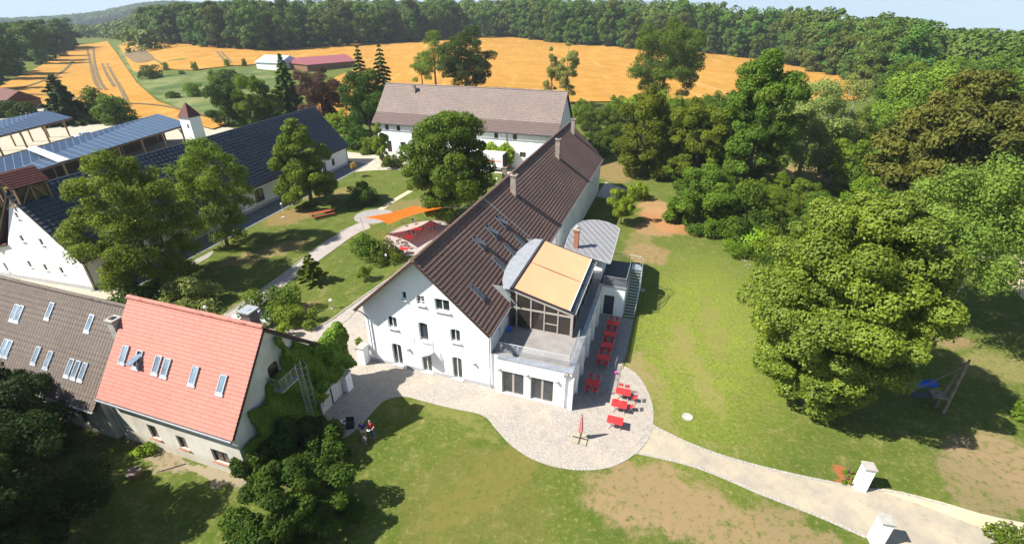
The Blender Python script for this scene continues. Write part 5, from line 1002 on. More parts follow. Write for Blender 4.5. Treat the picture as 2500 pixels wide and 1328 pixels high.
park=[(1480,330,262,1.1,PFn),(1440,322,250,1.2,PFn),(1420,300,240,1.,PFm),(1500,300,235,1.1,PFm),(1545,300,228,1.,PBy),(1640,330,235,1.,PFm),(1600,300,222,.9,PBy),(1500,380,300,1.,PFn),(1460,370,318,1.2,PBd),(1730,340,225,1.,PFn),(1800,340,222,1.,PFm),(1880,370,275,1.,PFm),(1925,345,262,1.,PFn),(2060,340,268,1.1,PFm),(2100,335,262,1.1,PFn),(2160,330,200,1.,PFn),(2080,390,300,1.1,PFm),(2130,430,290,1.1,PFn),(2060,470,340,1.1,PFm),(2150,520,360,1.1,PFn),(2000,560,470,1.1,PFn),(1950,520,440,1.,PFm),(1900,560,470,1.,PFn),(1880,500,420,1.,PFm),(1960,610,540,1.3,PBd),
 (1900,630,560,1.4,PBu),(1860,620,565,1.4,PBy),(1830,590,520,1.2,PBd),(1800,585,530,1.2,PBu),(1860,560,500,1.2,PBu),(1800,620,590,1.8,PBu),(1915,660,600,1.3,PBd),(1990,600,520,1.2,PFm),(2090,560,440,1.1,PFm),(2380,330,180,1.2,PFn),(2450,340,170,1.2,PFm),(2520,360,190,1.2,PFn),(2350,420,260,1.2,PFn),(2430,460,290,1.2,PFm),(2500,500,300,1.2,PFn),(2460,560,400,1.1,PFm),(2400,560,420,1.1,PFn),(1600,420,340,1.,PFn),(1640,440,360,1.,PFm),(1760,480,400,1.1,PFn),(2200,360,230,1.2,PFn),(2280,350,200,1.1,PFm),(2340,300,160,1.1,PFn),(2300,270,140,1.1,PFm),(2420,290,120,1.1,PFn),(2490,290,110,1.1,PFm),(2230,290,150,1.,PFm),(2180,280,150,1.,PFn)]
many(park,'park_tree','tree','trees and shrubs crowding the park on the right','leafy tree or shrub packed among the others in the park right of the farmhouse')
orch=[(404,172,152,.7,PBu),(477,172,150,.6,PBu),(556,162,144,.7,PBu),(598,162,144,.6,PBd),(370,192,160,1.3,PBd),(425,240,222,1.6,PBd),(480,236,200,1.1,PBu),(530,200,170,1.3,PBu),(570,205,168,1.3,PBd),(545,196,175,1.2,PBu),(512,222,208,1.2,PBd),(598,215,180,1.2,PBu),(350,182,172,1.5,PBd),(445,182,172,1.3,PBu)]
many(orch,'orchard_tree','small tree','small trees scattered over the meadow','small rounded fruit tree on the meadow beyond the tower')
# forest: the trees of its edge one by one, the canopy behind as one mass
edgepx=[(375,100),(430,108),(520,118),(640,126),(720,121),(860,112),(1010,104),(1120,96),(1230,92),(1300,98),(1400,112),(1470,116),(1540,122),(1640,127),(1740,134),(1820,144),(1900,154),(2010,182),(2105,207),(2140,240),(2180,262)]
ep=[np.array(G(*p)[:2]) for p in edgepx]
def walk(pts,step):
    out=[]; carry=0
    for a,b in zip(pts,pts[1:]):
        L_=np.linalg.norm(b-a); t=carry
        while t<L_: out.append(a+(b-a)*t/L_); t+=step
        carry=t-L_
    return out
prof_x=[-50,200,375,420,500,700,1250,1700,1800,1950,2100,2250,2400,2550]; prof_y=[60,40,14,8,3,-25,-55,-12,5,14,25,36,50,68]
def capH(x,y,z,H):
    "tree height that keeps the skyline where the land survey has it"
    q=PRJ((x,y,z+H)); ty=np.interp(q[0],prof_x,prof_y)
    return min(H,max(8,hgt((x,y,z),ty))) if q[1]<ty else H
cnt=0; cam2=_C[:2]
for row in range(3):
    for p in walk(ep,12 if row==0 else 15):
        if cnt>=190: break
        dv_=p-cam2; dv_/=np.linalg.norm(dv_); q=p+dv_*(4+row*11+rr.uniform(-2.5,2.5))+np.array([dv_[1],-dv_[0]])*rr.uniform(-4,4); D=np.linalg.norm(q-cam2)
        z=float(terr(*q)); H=rr.uniform(.8,1.1)*(30 if D>380 else 22+8*(D-200)/180) if row else rr.uniform(.6,1.05)*(26 if D>380 else 20); H=capH(q[0],q[1],z,max(9,H))
        plant('forest_tree','tall broadleaf tree at the edge of the forest behind the wheat','tree',PF[rr.randrange(5)],(q[0],q[1],z-.3),H,rr.uniform(.95,1.3)*24/H*max(.6,H/26),'trees along the forest edge',rr.uniform(0,6.28)); cnt+=1
# right-hand wood, left-hand wood
def inpoly(poly,x,y):
    c=False; j=len(poly)-1
    for i in range(len(poly)):
        if (poly[i][1]>y)!=(poly[j][1]>y) and x<(poly[j][0]-poly[i][0])*(y-poly[i][1])/(poly[j][1]-poly[i][1])+poly[i][0]: c=not c
        j=i
    return c
def inwheat(x,y): return any(inpoly(wheatA,x+a_,y+b_) for a_ in(-4,4) for b_ in(-4,4))
def region(n,polypx,Hlo,Hhi,lab,group,prs,minD=7,wf=1.1,name='forest_tree'):
    poly=[G(*p)[:2] for p in polypx]; xs=[p[0] for p in poly]; ys=[p[1] for p in poly]; pts=[]; tr_=0
    def ins(x,y):
        c=False; j=len(poly)-1
        for i in range(len(poly)):
            if (poly[i][1]>y)!=(poly[j][1]>y) and x<(poly[j][0]-poly[i][0])*(y-poly[i][1])/(poly[j][1]-poly[i][1])+poly[i][0]: c=not c
            j=i
        return c
    while len(pts)<n and tr_<60000:
        tr_+=1; x=rr.uniform(min(xs),max(xs)); y=rr.uniform(min(ys),max(ys))
        if not ins(x,y) or inwheat(x,y) or any((x-a)**2+(y-b)**2<minD**2 for a,b in pts): continue
        pts.append((x,y)); z=float(terr(x,y)); H=capH(x,y,z,rr.uniform(Hlo,Hhi)); pr=prs[rr.randrange(len(prs))]
        plant(name,lab,'tree',pr,(x,y,z-.2),H,rr.uniform(.9,1.25)*wf*max(1,min(1.5,20/H*.8)),group,rr.uniform(0,6.28))
region(64,[(2130,235),(2190,250),(2700,290),(2700,120),(2450,92),(2250,110),(2110,190)],16,23,'leafy tree in the wood at the upper right beyond the park','trees of the wood at the upper right',PF,9.5)
region(50,[(-160,330),(-20,215),(30,200),(110,160),(185,118),(150,100),(60,105),(-160,150)],20,27,'leafy dark tree in the wood along the left wheat field','trees of the wood at the upper left',PF,9)
def canopy(name,label,pts,nleaf,ls,matn,seed):
    rng=np.random.default_rng(seed); C=[];Nn=[];T=[]
    for (x,y,z,H,R_) in pts:
        d=sph(nleaf,rng); d[:,2]=np.abs(d[:,2])*.9-.1; wob=1+.25*np.sin(d[:,0]*5+x)+.2*np.sin(d[:,1]*6+y); c=np.stack([d[:,0]*R_*wob,d[:,1]*R_*wob,H*.62+d[:,2]*H*.38],1)
        low=rng.uniform(0,1,nleaf)<.3; c[low,2]=rng.uniform(.05,.6,low.sum())*H; C.append(c+np.array([x,y,z])); Nn.append(d+rng.normal(size=d.shape)*.4+[0,0,.3]); T.append(np.full(nleaf,rng.uniform(0,.6))+rng.uniform(0,.4,nleaf))
    me=leaves(name,np.concatenate(C),np.concatenate(Nn),ls,M[matn],np.concatenate(T),1.2,rng); o=link(name,me); return tag(o,label,'woodland',kind='stuff')
pts=[]
for row in range(3,34):
    for p in walk(ep,13+row*.5):
        dv_=p-cam2; dv_/=np.linalg.norm(dv_); q=p+dv_*(4+row*11+rr.uniform(-4,4))+np.array([dv_[1],-dv_[0]])*rr.uniform(-7,7); D=np.linalg.norm(q-cam2); pxx=PRJ((q[0],q[1],0))[0]
        if pxx>1650 and row>16: continue
        z=float(terr(*q)); H=capH(q[0],q[1],z,rr.uniform(22,32)); pts.append((q[0],q[1],z,H,rr.uniform(5,8)))
for k in range(650):
    a=rr.uniform(.5,1.05); D=rr.uniform(200,420); x=CAM[0]+D*sin(a+YAW); y=CAM[1]+D*cos(a+YAW)
    if (D<270 and a<.75) or inwheat(x,y): continue
    z=float(terr(x,y)); H=capH(x,y,z,rr.uniform(15,24)); pts.append((x,y,z,H,rr.uniform(4.5,7)))
canopy('forest_canopy','closed dark green canopy of the forest behind the edge trees',pts,330,1.35,'leaf_forest',80)
pts=[]
for k in range(900):
    a=rr.uniform(-1.05,-.5); D=rr.uniform(420,1500); x=CAM[0]+D*sin(a+YAW); y=CAM[1]+D*cos(a+YAW); px,py=PRJ((x,y,terr(x,y)))
    stripe=sin(D*.011+a*4)+.6*sin(a*23+D*.004)
    if px<380 and py<128 and (px<60 or py<96 or px>310) and stripe>.25: pts.append((x,y,float(terr(x,y)),rr.uniform(9,15),rr.uniform(7,14)))
for k in range(60):
    x,y,z=G(265+rr.uniform(0,120),rr.uniform(84,97)); pts.append((x,y,z,rr.uniform(7,12),rr.uniform(5,9)))
canopy('distant_hedgerows','dark hedgerows and copses on the plain at the upper left',pts,110,2.6,'leaf_forest',81)
pts=[]
for k in range(2200):
    a=rr.uniform(-1.05,-.42); D=rr.uniform(2150,2700); x=CAM[0]+D*sin(a+YAW); y=CAM[1]+D*cos(a+YAW); pts.append((x,y,float(terr(x,y)),rr.uniform(14,22),rr.uniform(16,26)))
canopy('hill_forest','blue-green woods on the far hills at the upper left',pts,60,8,'leaf_dark',82)
for k in range(14):
    x,y,z=G(236+k*8+rr.uniform(-3,3),33-k*.7+rr.uniform(-1.5,1.5)); t=thing('village_house','tiny pale house of the far village on the wooded hillside','house',(x,y,z),'houses of the far village'); mb=MB(); mb.box(x-5,y-4,z,x+5,y+4,z+24); mb.build('wall',M['white'],t); mb=MB(); mb.extr([(x-6,y-5,z+24),(x-6,y+5,z+24),(x-6,y,z+28)],(12,0,0)); mb.build('roof',M['belfry_tile'],t)
# ---------------------------------------------------------------- furniture of the terrace
def at0(root,fn):
    "build parts round the origin, then put the thing in its place"
    l=root.location.copy(); rz_=root.rotation_euler.z; root.location=(0,0,0); root.rotation_euler.z=0; fn(root); root.location=l; root.rotation_euler.z=rz_; return root
def mk_table(r):
    mb=MB(); mb.box(-.6,-.4,.71,.6,.4,.745); mb.build('tabletop',M['red_cloth'],r,bev=.01)
    for s in(-1,1):
        mb=MB(); mb.bar((s*.42,-.34,0),(s*.42,.34,.7),.03,.04,up=(1,0,0)); mb.bar((s*.46,.34,0),(s*.46,-.34,.7),.03,.04,up=(1,0,0)); mb.build('leg',M['steel'],r)
    mb=MB(); mb.tube((-.42,0,.35),(.46,0,.35),.014); mb.build('crossbar',M['steel'],r)
def mk_chair(r):
    mb=MB(); 
    for k in range(5): mb.box(-.2,-.2+k*.085,.435,.2,-.2+k*.085+.07,.455)
    mb.build('seat',M['red_dark'],r); mb=MB()
    for k in range(3): mb.obox((0,.235+.015*k,.62+k*.1),(.2,0,0),(0,.008,0),(0,.002,.04))
    mb.build('backrest',M['red_dark'],r)
    for s in(-1,1):
        mb=MB(); mb.tube((s*.215,-.26,0),(s*.215,.26,.86),.014); mb.tube((s*.235,.26,0),(s*.235,-.2,.46),.014); mb.build('leg_frame',M['steel'],r)
tb0=at0(thing('bistro_table','bare red folding table nearest the path, alone on the sunny paving','table',(22.33,-1.2,.0),'red folding tables',.02),mk_table)
ch0=at0(thing('folding_chair','red slatted folding chair on the sunny side, by the middle table','chair',(22.1,1.25,0),'red folding chairs',pi),mk_chair)
def put(src,x,y,rz,label,z=.0,tilt=0): 
    c=copy_tree(src,None,label); c.location=(x,y,z); c.rotation_euler=(tilt,0,rz); return c
put(tb0,22.4,.66,.0,'red folding table in the middle of the sunny row, with chairs behind it'); put(tb0,22.52,2.22,.0,'red folding table farthest from the path in the sunny row')
for x,y,rz,l in ((22.75,1.22,pi,'red folding chair behind the middle sunny table, the right one'),(22.25,2.75,0,'red folding chair behind the far sunny table, the left one'),(22.8,2.72,.1,'red folding chair behind the far sunny table, the right one'),(23.45,2.1,-1.5,'red folding chair standing at the right end of the far sunny table'),(23.35,1.0,-1.4,'red folding chair at the right end of the middle sunny table')): put(ch0,x,y,rz,l)
rows=[(20.3,12.0,'first'),(20.28,10.05,'second'),(20.3,8.15,'third'),(20.25,6.2,'fourth'),(19.95,2.5,'fifth')]
for x,y,o_ in rows:
    near={'first':'at the foot of the outside stair','second':'second one from the outside stair','third':'middle one of five beside the extension wall','fourth':'fourth one from the outside stair','fifth':'last one, nearest the open corner of the extension'}[o_]
    put(tb0,x,y,.02,'red folding table in the shade, '+near)
    for dx,dy,rz,w1 in ((-.32,-.52,pi,'front left'),(.32,-.52,pi,'front right'),(-.32,.52,0,'back left'),(.32,.52,0,'back right')):
        put(ch0,x+dx,y+dy*.8,rz,'red chair by shaded table %s, %s'%({'first':'by the stair','second':'second from the stair','third':'mid-row','fourth':'fourth from the stair','fifth':'nearest the corner'}[o_],w1),z=.16,tilt=-.42 )
# parasol
PSL=thing('parasol','closed red and white checked parasol standing in a slab base on the plaza','parasol',(20.05,-3.2,0))
M['pale_wood2']=simple('pale_slab',(.33,.29,.22),.9)
def psl(r):
    b=MB()
    for a in(-1,1):
        for c in(-1,1): b.box(a*.3-.26,c*.3-.26,.02,a*.3+.26,c*.3+.26,.09)
    b.build('base_slab',M['pale_wood2'],r,bev=.01); b=MB(); b.box(-.58,-.03,.09,.58,.03,.12); b.box(-.03,-.58,.121,.03,.58,.15); b.build('base_cross',M['steel_dark'],r)
    b=MB(); b.tube((0,0,.1),(0,0,2.5),.028,None,8); b.build('pole',M['wood'],r)
    n_=16; vs=[]; pr=[(.16,.75),(.2,.9),(.17,1.3),(.13,1.8),(.09,2.2),(.04,2.42)]
    for rr_,z in pr:
        for i in range(n_): q=rr_*(1 if i%2 else .62); vs.append((q*cos(2*pi*i/n_),q*sin(2*pi*i/n_),z))
    fs=[(k*n_+i,k*n_+(i+1)%n_,(k+1)*n_+(i+1)%n_,(k+1)*n_+i) for k in range(len(pr)-1) for i in range(n_)]; b=MB(); b.add(vs,fs)
    n=N('checked_cloth'); p=n.obj(); c=n.n('ShaderNodeTexChecker',i_Vector=p,i_Scale=16.,i_Color1=(.62,.04,.04,1),i_Color2=(.7,.5,.45,1)).outputs[0]; b.build('cloth',n.done(c,.8,.2),r)
at0(PSL,psl)
pk=thing('garden_toy','small magenta watering toy lying at the edge of the shade','toy',G(1503,912)); 
def toy(r): b=MB(); b.lathe((0,0,0),[(.12,0),(.15,.1),(.12,.2)],10); b.build('body',M['magenta'],r); b=MB(); b.tube((.1,0,.1),(.32,0,.22),.02); b.build('spout',M['magenta'],r)
M['magenta']=simple('magenta_plastic',(.7,.08,.45),.5); at0(pk,toy)
rl=thing('handrail','low steel handrail at the edge between shaded terrace and sunny paving','handrail',(21.45,4.5,0)); b=MB(); b.path([(21.47,6.6,0),(21.47,6.6,.85),(21.42,5.6,.85),(21.42,5.6,.0)],.022); b.build('hoop',M['steel'],rl); b=MB(); b.tube((21.42,5.3,.03),(21.4,2.5,.03),.03); b.build('floor_rail',M['steel'],rl)
# globe lamps on the lawns
def lamp(r):
    b=MB(); b.lathe((0,0,0),[(.16,0),(.16,.04),(.05,.06),(.045,.85),(.07,.88)],10); b.build('post',M['steel'],r); b=MB(); pf=[(.18*sin(pi*k/8),1.04-.18*cos(pi*k/8)) for k in range(1,8)]; b.lathe((0,0,0),[(.02,.86)]+pf+[(.02,1.22)],14); b.build('globe',M['frame_white'],r,smooth=True)
lsp=[((545,601),'white globe lamp by the shaded hall pavement, next to the paved bay'),((577,580),'white globe lamp by the hall pavement near the feathery tree'),((690,513),'white globe lamp on the dry grass near the maple trunk'),((867,609),'white globe lamp in the middle lawn left of the two patio bushes'),((944,641),'white globe lamp right in front of the patio bushes'),((811,753),'white globe lamp on the lawn tip nearest the house gable'),((671,783),'white globe lamp in front of the broad yard bush'),((508,770),'white globe lamp just behind the red roof ridge'),((1213,450),'white globe lamp beyond the oak near the farmhouse chimneys'),((918,397),'white globe lamp beside the narrow poplar')]
l0=None
for p,l in lsp:
    if l0 is None: l0=at0(thing('globe_lamp',l,'garden lamp',G(*p),'globe lamps'),lamp)
    else: c=copy_tree(l0,None,l); c.location=G(*p)
# manholes, bowl, boards
for p,r_,l in (((1678,1018),.42,'round pale manhole cover in the right lawn'),((1568,709),.35,'pale round cover in the shadow of the outside stair'),((691,531),.3,'small pale cover in the dry courtyard grass'),((924,411),.35,'pale round cover on the lawn near the poplar')):
    q=G(*p); b=MB(); b.lathe((q[0],q[1],0),[(r_,0),(r_,.07),(r_*.85,.075),(r_*.8,.06)],18); tag(b.build('manhole_cover',M['concrete']),l,'manhole cover')
q=G(332,1163); fb=thing('fire_bowl','round rusty brown lidded bowl on the grass below the red-roofed house','fire bowl',q); 
def fbf(r): b=MB(); b.lathe((0,0,0),[(.3,0),(.42,.25),(.44,.5)],20); b.build('bowl',M['wood'],r); b=MB(); b.lathe((0,0,.5),[(.47,0),(.47,.04),(.44,.06)],20); b.build('lid',M['wood_grey'],r); b=MB(); b.box(-.1,.3,.56,.1,.36,.6); b.build('handle',M['steel_dark'],r)
at0(fb,fbf)
M['pale_wood']=simple('pale_board',(.5,.4,.22),.8,.1,0,.15,3)
for pl_,l in (([(262,1056),(286,1068),(306,1058),(284,1046)],'pale square board lying by the wall of the grey-roofed house'),):
    q=GP(pl_); b=MB(); b.prism(q,.03,.09); tag(b.build('board',M['pale_wood']),l,'board')
q=G(412,1140); b=MB(); b.bar((q[0]-.2,q[1]-.45,.06),(q[0]+.9,q[1]+.6,.06),.05,.06); tag(b.build('wooden_pole',M['wood_grey']),'thin wooden pole lying over the bare earth by the red-roofed house','pole')
# patio: shade sail, posts, tables
sc=[V3(G(888,531,2.8)),V3(G(948,548,3.75)),V3(G(1082,507,3.8)),V3(G(1010,503,2.5))]
SS=thing('shade_sail','bright orange shade sail with curved edges stretched over the patio','shade sail',(-10,25,0))
nu,nv=22,10; vs=[]
for i in range(nu+1):
    for j in range(nv+1):
        u_,v_=i/nu,j/nv; a_=sc[0].lerp(sc[1],v_); 
        # long sides run 0->3 and 1->2
        A_=sc[0].lerp(sc[3],u_); B_=sc[1].lerp(sc[2],u_); mid=(A_+B_)/2; A_=A_.lerp(mid,.28*sin(pi*u_)); B_=B_.lerp(mid,.28*sin(pi*u_)); p=A_.lerp(B_,v_)
        S0=sc[0].lerp(sc[1],v_); S1=sc[3].lerp(sc[2],v_); c0=(sc[0]+sc[1]+sc[2]+sc[3])/4; p=p.lerp(c0,(.13*sin(pi*v_))*abs(1-2*u_)**2); p.z-=.25*sin(pi*u_)*sin(pi*v_); vs.append(p)
b=MB(); b.add(vs,[(i*(nv+1)+j,(i+1)*(nv+1)+j,(i+1)*(nv+1)+j+1,i*(nv+1)+j+1) for i in range(nu) for j in range(nv)]); sa=b.build('sail',M['sail'],SS,smooth=True)
def spole(foot,top,label):
    t=thing('sail_post',label,'post',foot,'posts of the shade sail'); b=MB(); b.tube(foot,(top[0],top[1],top[2]),.045,None,8); b.build('pole',M['steel'],t); b=MB(); b.lathe(tuple(foot),[(.14,0),(.14,.03)],10); b.build('foot',M['steel'],t)
spole(G(893,577),sc[0]+(sc[0]-sc[2]).normalized()*.5,'leaning steel post at the left tip of the orange sail'); spole(G(957,605),sc[1]+(sc[1]-sc[3]).normalized()*.2,'steel post at the front corner of the orange sail'); f_=G(1012,540); spole(f_,sc[3]+(sc[3]-sc[1]).normalized()*.15,'steel post at the rear corner of the orange sail')
b=MB(); b.path([sc[2],V3((2.3,18.2,8.6))],.012,4); b.path([sc[2],V3((0,29,5.7))],.012,4); b.build('stay_wire',M['steel'],SS)
ptx=[((1022,570),.3,'red table in the middle of the patio under the sail'),((1000,590),-.5,'long red table at the front edge of the sail shadow'),((988,619),.1,'red table at the foot of the patio by the house wall'),((1055,558),.4,'dark-looking table in the deepest shade of the patio')]
for (p,rz,l) in ptx: q=G(*p); put(tb0,q[0],q[1],rz,l)
M['seat_brown']=simple('brown_slat',(.09,.045,.03),.6)
chd=copy_tree(ch0); chd['group']='dark patio chairs'
for c_ in chd.children:
    if c_.name.startswith(('seat','backrest')): c_.data=c_.data.copy(); c_.data.materials[0]=M['seat_brown']
k=0
for p,rz,l in (((976,592),.4,'at the left of the row in the sun'),((973,602),.8,'second of the row in the sun'),((984,601),2.2,'third of the row in the sun'),((990,606),.3,'fourth of the row in the sun'),((998,608),1.2,'last of the row in the sun'),((987,553),2.,'alone at the top left patio edge'),((1012,575),3.,'left of the middle red table'),((1032,570),0.,'right of the middle red table'),((1010,548),1.,'under the rear sail post'),((1075,552),2.,'at the far right of the patio'),((1082,545),.5,'by the house wall at its far end'),((1000,578),1.,'behind the long red table'),((980,628),.2,'by the lowest red table')):
    q=G(*p); put(chd,q[0],q[1],rz,'dark folding chair on the patio, '+l)
bx=G(1095,537)
# the first dark chair itself
chd.location=(G(1062,566)[0],G(1062,566)[1],0); chd.rotation_euler=(0,0,1.); chd['label']='dark folding chair on the patio, beside the table in the deepest shade'
# picnic set on the lawn
q=G(788,528); PT=thing('garden_table','long red garden table with benches half in the shade of the maple','table',q,None,.62+.35)
def pic(r):
    b=MB(); 
    for k in range(4): b.box(-1.9,-.42+k*.215,.72,1.9,-.42+k*.215+.2,.76)
    b.build('tabletop',M['rustred'],r)
    for s in(-1.4,1.4): b=MB(); b.bar((s,-.4,0),(s,.3,.7),.06,.05,up=(1,0,0)); b.bar((s+.08,.4,0),(s+.08,-.3,.7),.06,.05,up=(1,0,0)); b.build('leg',M['steel_dark'],r)
M['rustred']=simple('rust_red_boards',(.3,.07,.04),.7,.2,0,.2,4); at0(PT,pic)
def bench(r):
    b=MB(); b.box(-1.7,-.16,.42,1.7,.16,.46); b.build('seat',M['rustred'],r)
    for s in(-1.3,1.3): b=MB(); b.box(s-.03,-.14,0,s+.03,.14,.42); b.build('leg',M['steel_dark'],r)
R_=Matrix.Rotation(.97,3,'Z')
for s,l in ((-1,'garden bench on the near side of the long red lawn table'),(1,'garden bench on the shaded far side of the long red lawn table')):
    o_=R_@V3((0,s*.85,0)); at0(thing('garden_bench',l,'bench',(q[0]+o_.x,q[1]+o_.y,0),'benches at the lawn table',.97),bench)
# planters by the left house corner
def potf(hh,m1,leaf,n_,seed):
    def f(r):
        b=MB(); b.lathe((0,0,0),[(.2,0),(.26,hh)],12); b.build('pot',M[m1],r); rg=np.random.default_rng(seed); d=sph(n_,rg); C=d*[.35,.35,.45]*rg.uniform(.4,1,(n_,1))+[0,0,hh+.4]; link('plant',leaves('plant',C,d+rg.normal(size=(n_,3))*.5,.11,M[leaf],rg.uniform(0,1,n_),1.8,rg),r)
    return f
at0(thing('potted_shrub','shrub in a dark grey pot near the glass canopy','potted plant',G(879,852)),potf(.5,'black','leaf_mid',260,90)); at0(thing('potted_flowers','plants in a bright yellow pot against the left gate post','potted plant',G(886,872)),potf(.4,'yellow','leaf_bright',260,91)); at0(thing('potted_shrub','leafy plant at the house wall under the canopy post','potted plant',(-.7,1.4,0)),potf(.3,'black','leaf_mid',300,92))
for p,l in (((872,854),'small dark saucer bowl beside the dark grey pot'),):
    b=MB(); q=G(*p); b.lathe(tuple(q),[(.14,0),(.17,.12)],10); tag(b.build('bowl',M['black']),l,'bowl')
# cable from the house corner to the ivy
b=MB(); a_=V3((-.2,-.4,5.75)); c_=V3((-.9,-3.,5.3)); pts=[a_.lerp(c_,t/8)+V3((0,0,-.25*sin(pi*t/8))) for t in range(9)]; b.path(pts,.018,4); tag(b.build('overhead_cable',M['black']),'dark cable running from the house corner to the ivy','cable')
# hose loop on the lawn
q=[G(*p) for p in ((1592,693),(1612,700),(1628,712),(1632,728),(1622,744),(1604,756),(1590,762))]; b=MB(); b.path([(x,y,.03) for x,y in osmooth([p[:2] for p in q],4)],.02,4); tag(b.build('garden_hose',M['steel_dark']),'thin dark garden hose looping over the lawn beside the stair shadow','hose')
# playground
PG=thing('playground_tower','weathered timber climbing frame with leaning posts and a blue slide under the chestnut','playground',(46.9,9.,0))
p1=V3(G(2302,1008)); tp1=V3(G(2345,858,4.2)); tp1=p1+V3((.3,.8,4.6)); p2=V3(G(2336,940)); p3=V3(G(2215,1000)); 
def timber(a_,c_,r=.11,name='post'): b=MB(); b.tube(a_,c_,r,r*.8,8); b.build(name,M['wood_grey'],PG)
timber(p1,tp1,.14); timber(p1+V3((-.35,.5,0)),tp1+V3((-.1,.2,-.3)),.11); timber(p2,tp1+V3((.2,.3,0)),.1); timber(V3(G(2215,962)),tp1+V3((-.2,0,-.6)),.06,'brace'); timber(V3(G(2240,925)),tp1,.05,'brace')
pl1=p1+V3((-.1,.3,1.35)); b=MB(); b.obox(pl1+V3((-.45,.2,0)),(.55,0,0),(0,.5,0),(0,0,.04)); b.build('platform',M['wood_grey'],PG)
b=MB(); b.obox(pl1+V3((-1.2,.35,-.35)),(.75,.0,.3),(0,.35,0),(.01,0,.02)); b.build('ramp',M['steel_dark'],PG)
s0=V3(G(2288,940,1.2)); s1_=V3(G(2185,940,.25)); n_=8; vs=[];
for i in range(n_+1):
    t=i/n_; c=s0.lerp(s1_,t); c.z=.3+.95*(1-t)**1.1+.05*sin(t*9); d=(s1_-s0).normalized(); nn=V3((-d.y,d.x,0)).normalized()
    for w_,h_ in ((-.34,.2),(-.32,0),(.32,0),(.34,.2)): vs.append(c+nn*w_+V3((0,0,h_)))
b=MB(); b.add(vs,[(i*4+j,(i+1)*4+j,(i+1)*4+j+1,i*4+j+1) for i in range(n_) for j in range(3)]); sl_=b.build('slide',M['blue_plastic'],PG); so2=sl_.modifiers.new('s','SOLIDIFY'); so2.thickness=.03
# lorry behind the oak
LR=thing('lorry','white box lorry with orange artwork and red lettering parked before the barn','lorry',(-11.5,61.2,0))
lx0,lx1,ly0,ly1,lz0,lz1=-14.8,-8.3,59.6,62.1,.85,3.5
b=MB(); b.box(lx0,ly0,lz0,lx1,ly1,lz1); b.build('box_body',M['white'],LR,bev=.04); b=MB(); b.box(lx1,ly0+.05,lz0,lx1+.04,ly1-.05,lz1-.05); b.build('rear_doors',M['steel_dark'],LR); b=MB(); b.box(lx0+.2,ly0-.03,.45,lx1-.3,ly0+.02,.82); b.build('side_skirt',M['zinc_light'],LR)
for x in (lx0+.9,lx1-1.5,lx1-.6):
    for y in (ly0+.2,ly1-.2): b=MB(); b.tube((x,y-.14,.42),(x,y+.14,.42),.42,None,14); b.build('wheel',M['black'],LR)
b=MB(); b.box(lx0-2.1,ly0+.1,.5,lx0-.1,ly1-.1,2.6); b.build('cab',M['white'],LR,bev=.15); b=MB(); b.box(lx0-2.13,ly0+.25,1.5,lx0-2.05,ly1-.25,2.35); b.build('windscreen',M['glass'],LR)
M['art']=simple('orange_print',(.8,.32,.03),.6,.3,0,.5,3); M['redprint']=simple('red_print',(.6,.06,.03),.6); M['darkprint']=simple('dark_print',(.05,.1,.05),.6)
rg=random.Random(3); b=MB()
for k in range(26):
    t=rg.random(); x=lx0+2.6+t*1.7+rg.uniform(-.2,.2); z=2.75-t*1.1+rg.uniform(-.28,.28); r_=rg.uniform(.12,.24); b.extr([(x+r_*cos(a*pi/4),ly0-.004-.0005*k,z+r_*sin(a*pi/4)*.8) for a in range(8)],(0,-.003,0))
b.build('artwork',M['art'],LR)
def text(s,size,x,y,z,mat,parent,name='lettering'):
    cu=bpy.data.curves.new(name,'FONT'); cu.body=s; cu.size=size; cu.extrude=.004; cu.align_x='CENTER'; cu.shear=.2; ob=bpy.data.objects.new(name,cu); COL.objects.link(ob); bpy.context.view_layer.update()
    me=bpy.data.meshes.new_from_object(ob.evaluated_get(bpy.context.evaluated_depsgraph_get())); bpy.data.objects.remove(ob); me.name=name; me.materials.clear(); me.materials.append(mat); off=root_loc(parent)
    me.transform(Matrix.Translation(V3((x,y,z))-off)@Matrix.Rotation(pi/2,4,'X')); return link(name,me,parent)
text('Günstley',.62,lx1-1.35,ly0-.02,1.95,M['redprint'],LR); b=MB(); b.extr([(lx1-2.0,ly0-.01,2.75),(lx1-1.75,ly0-.01,2.55),(lx1-1.5,ly0-.01,2.6),(lx1-1.75,ly0-.01,2.7)],(0,-.004,0)); b.build('emblem',M['darkprint'],LR)
b=MB(); b.box(-7.9,62.4,0,-7.5,62.9,3.1); tag(b.build('gate_pillar',M['brick']),'dark reddish pillar behind the rear of the white lorry','pillar')
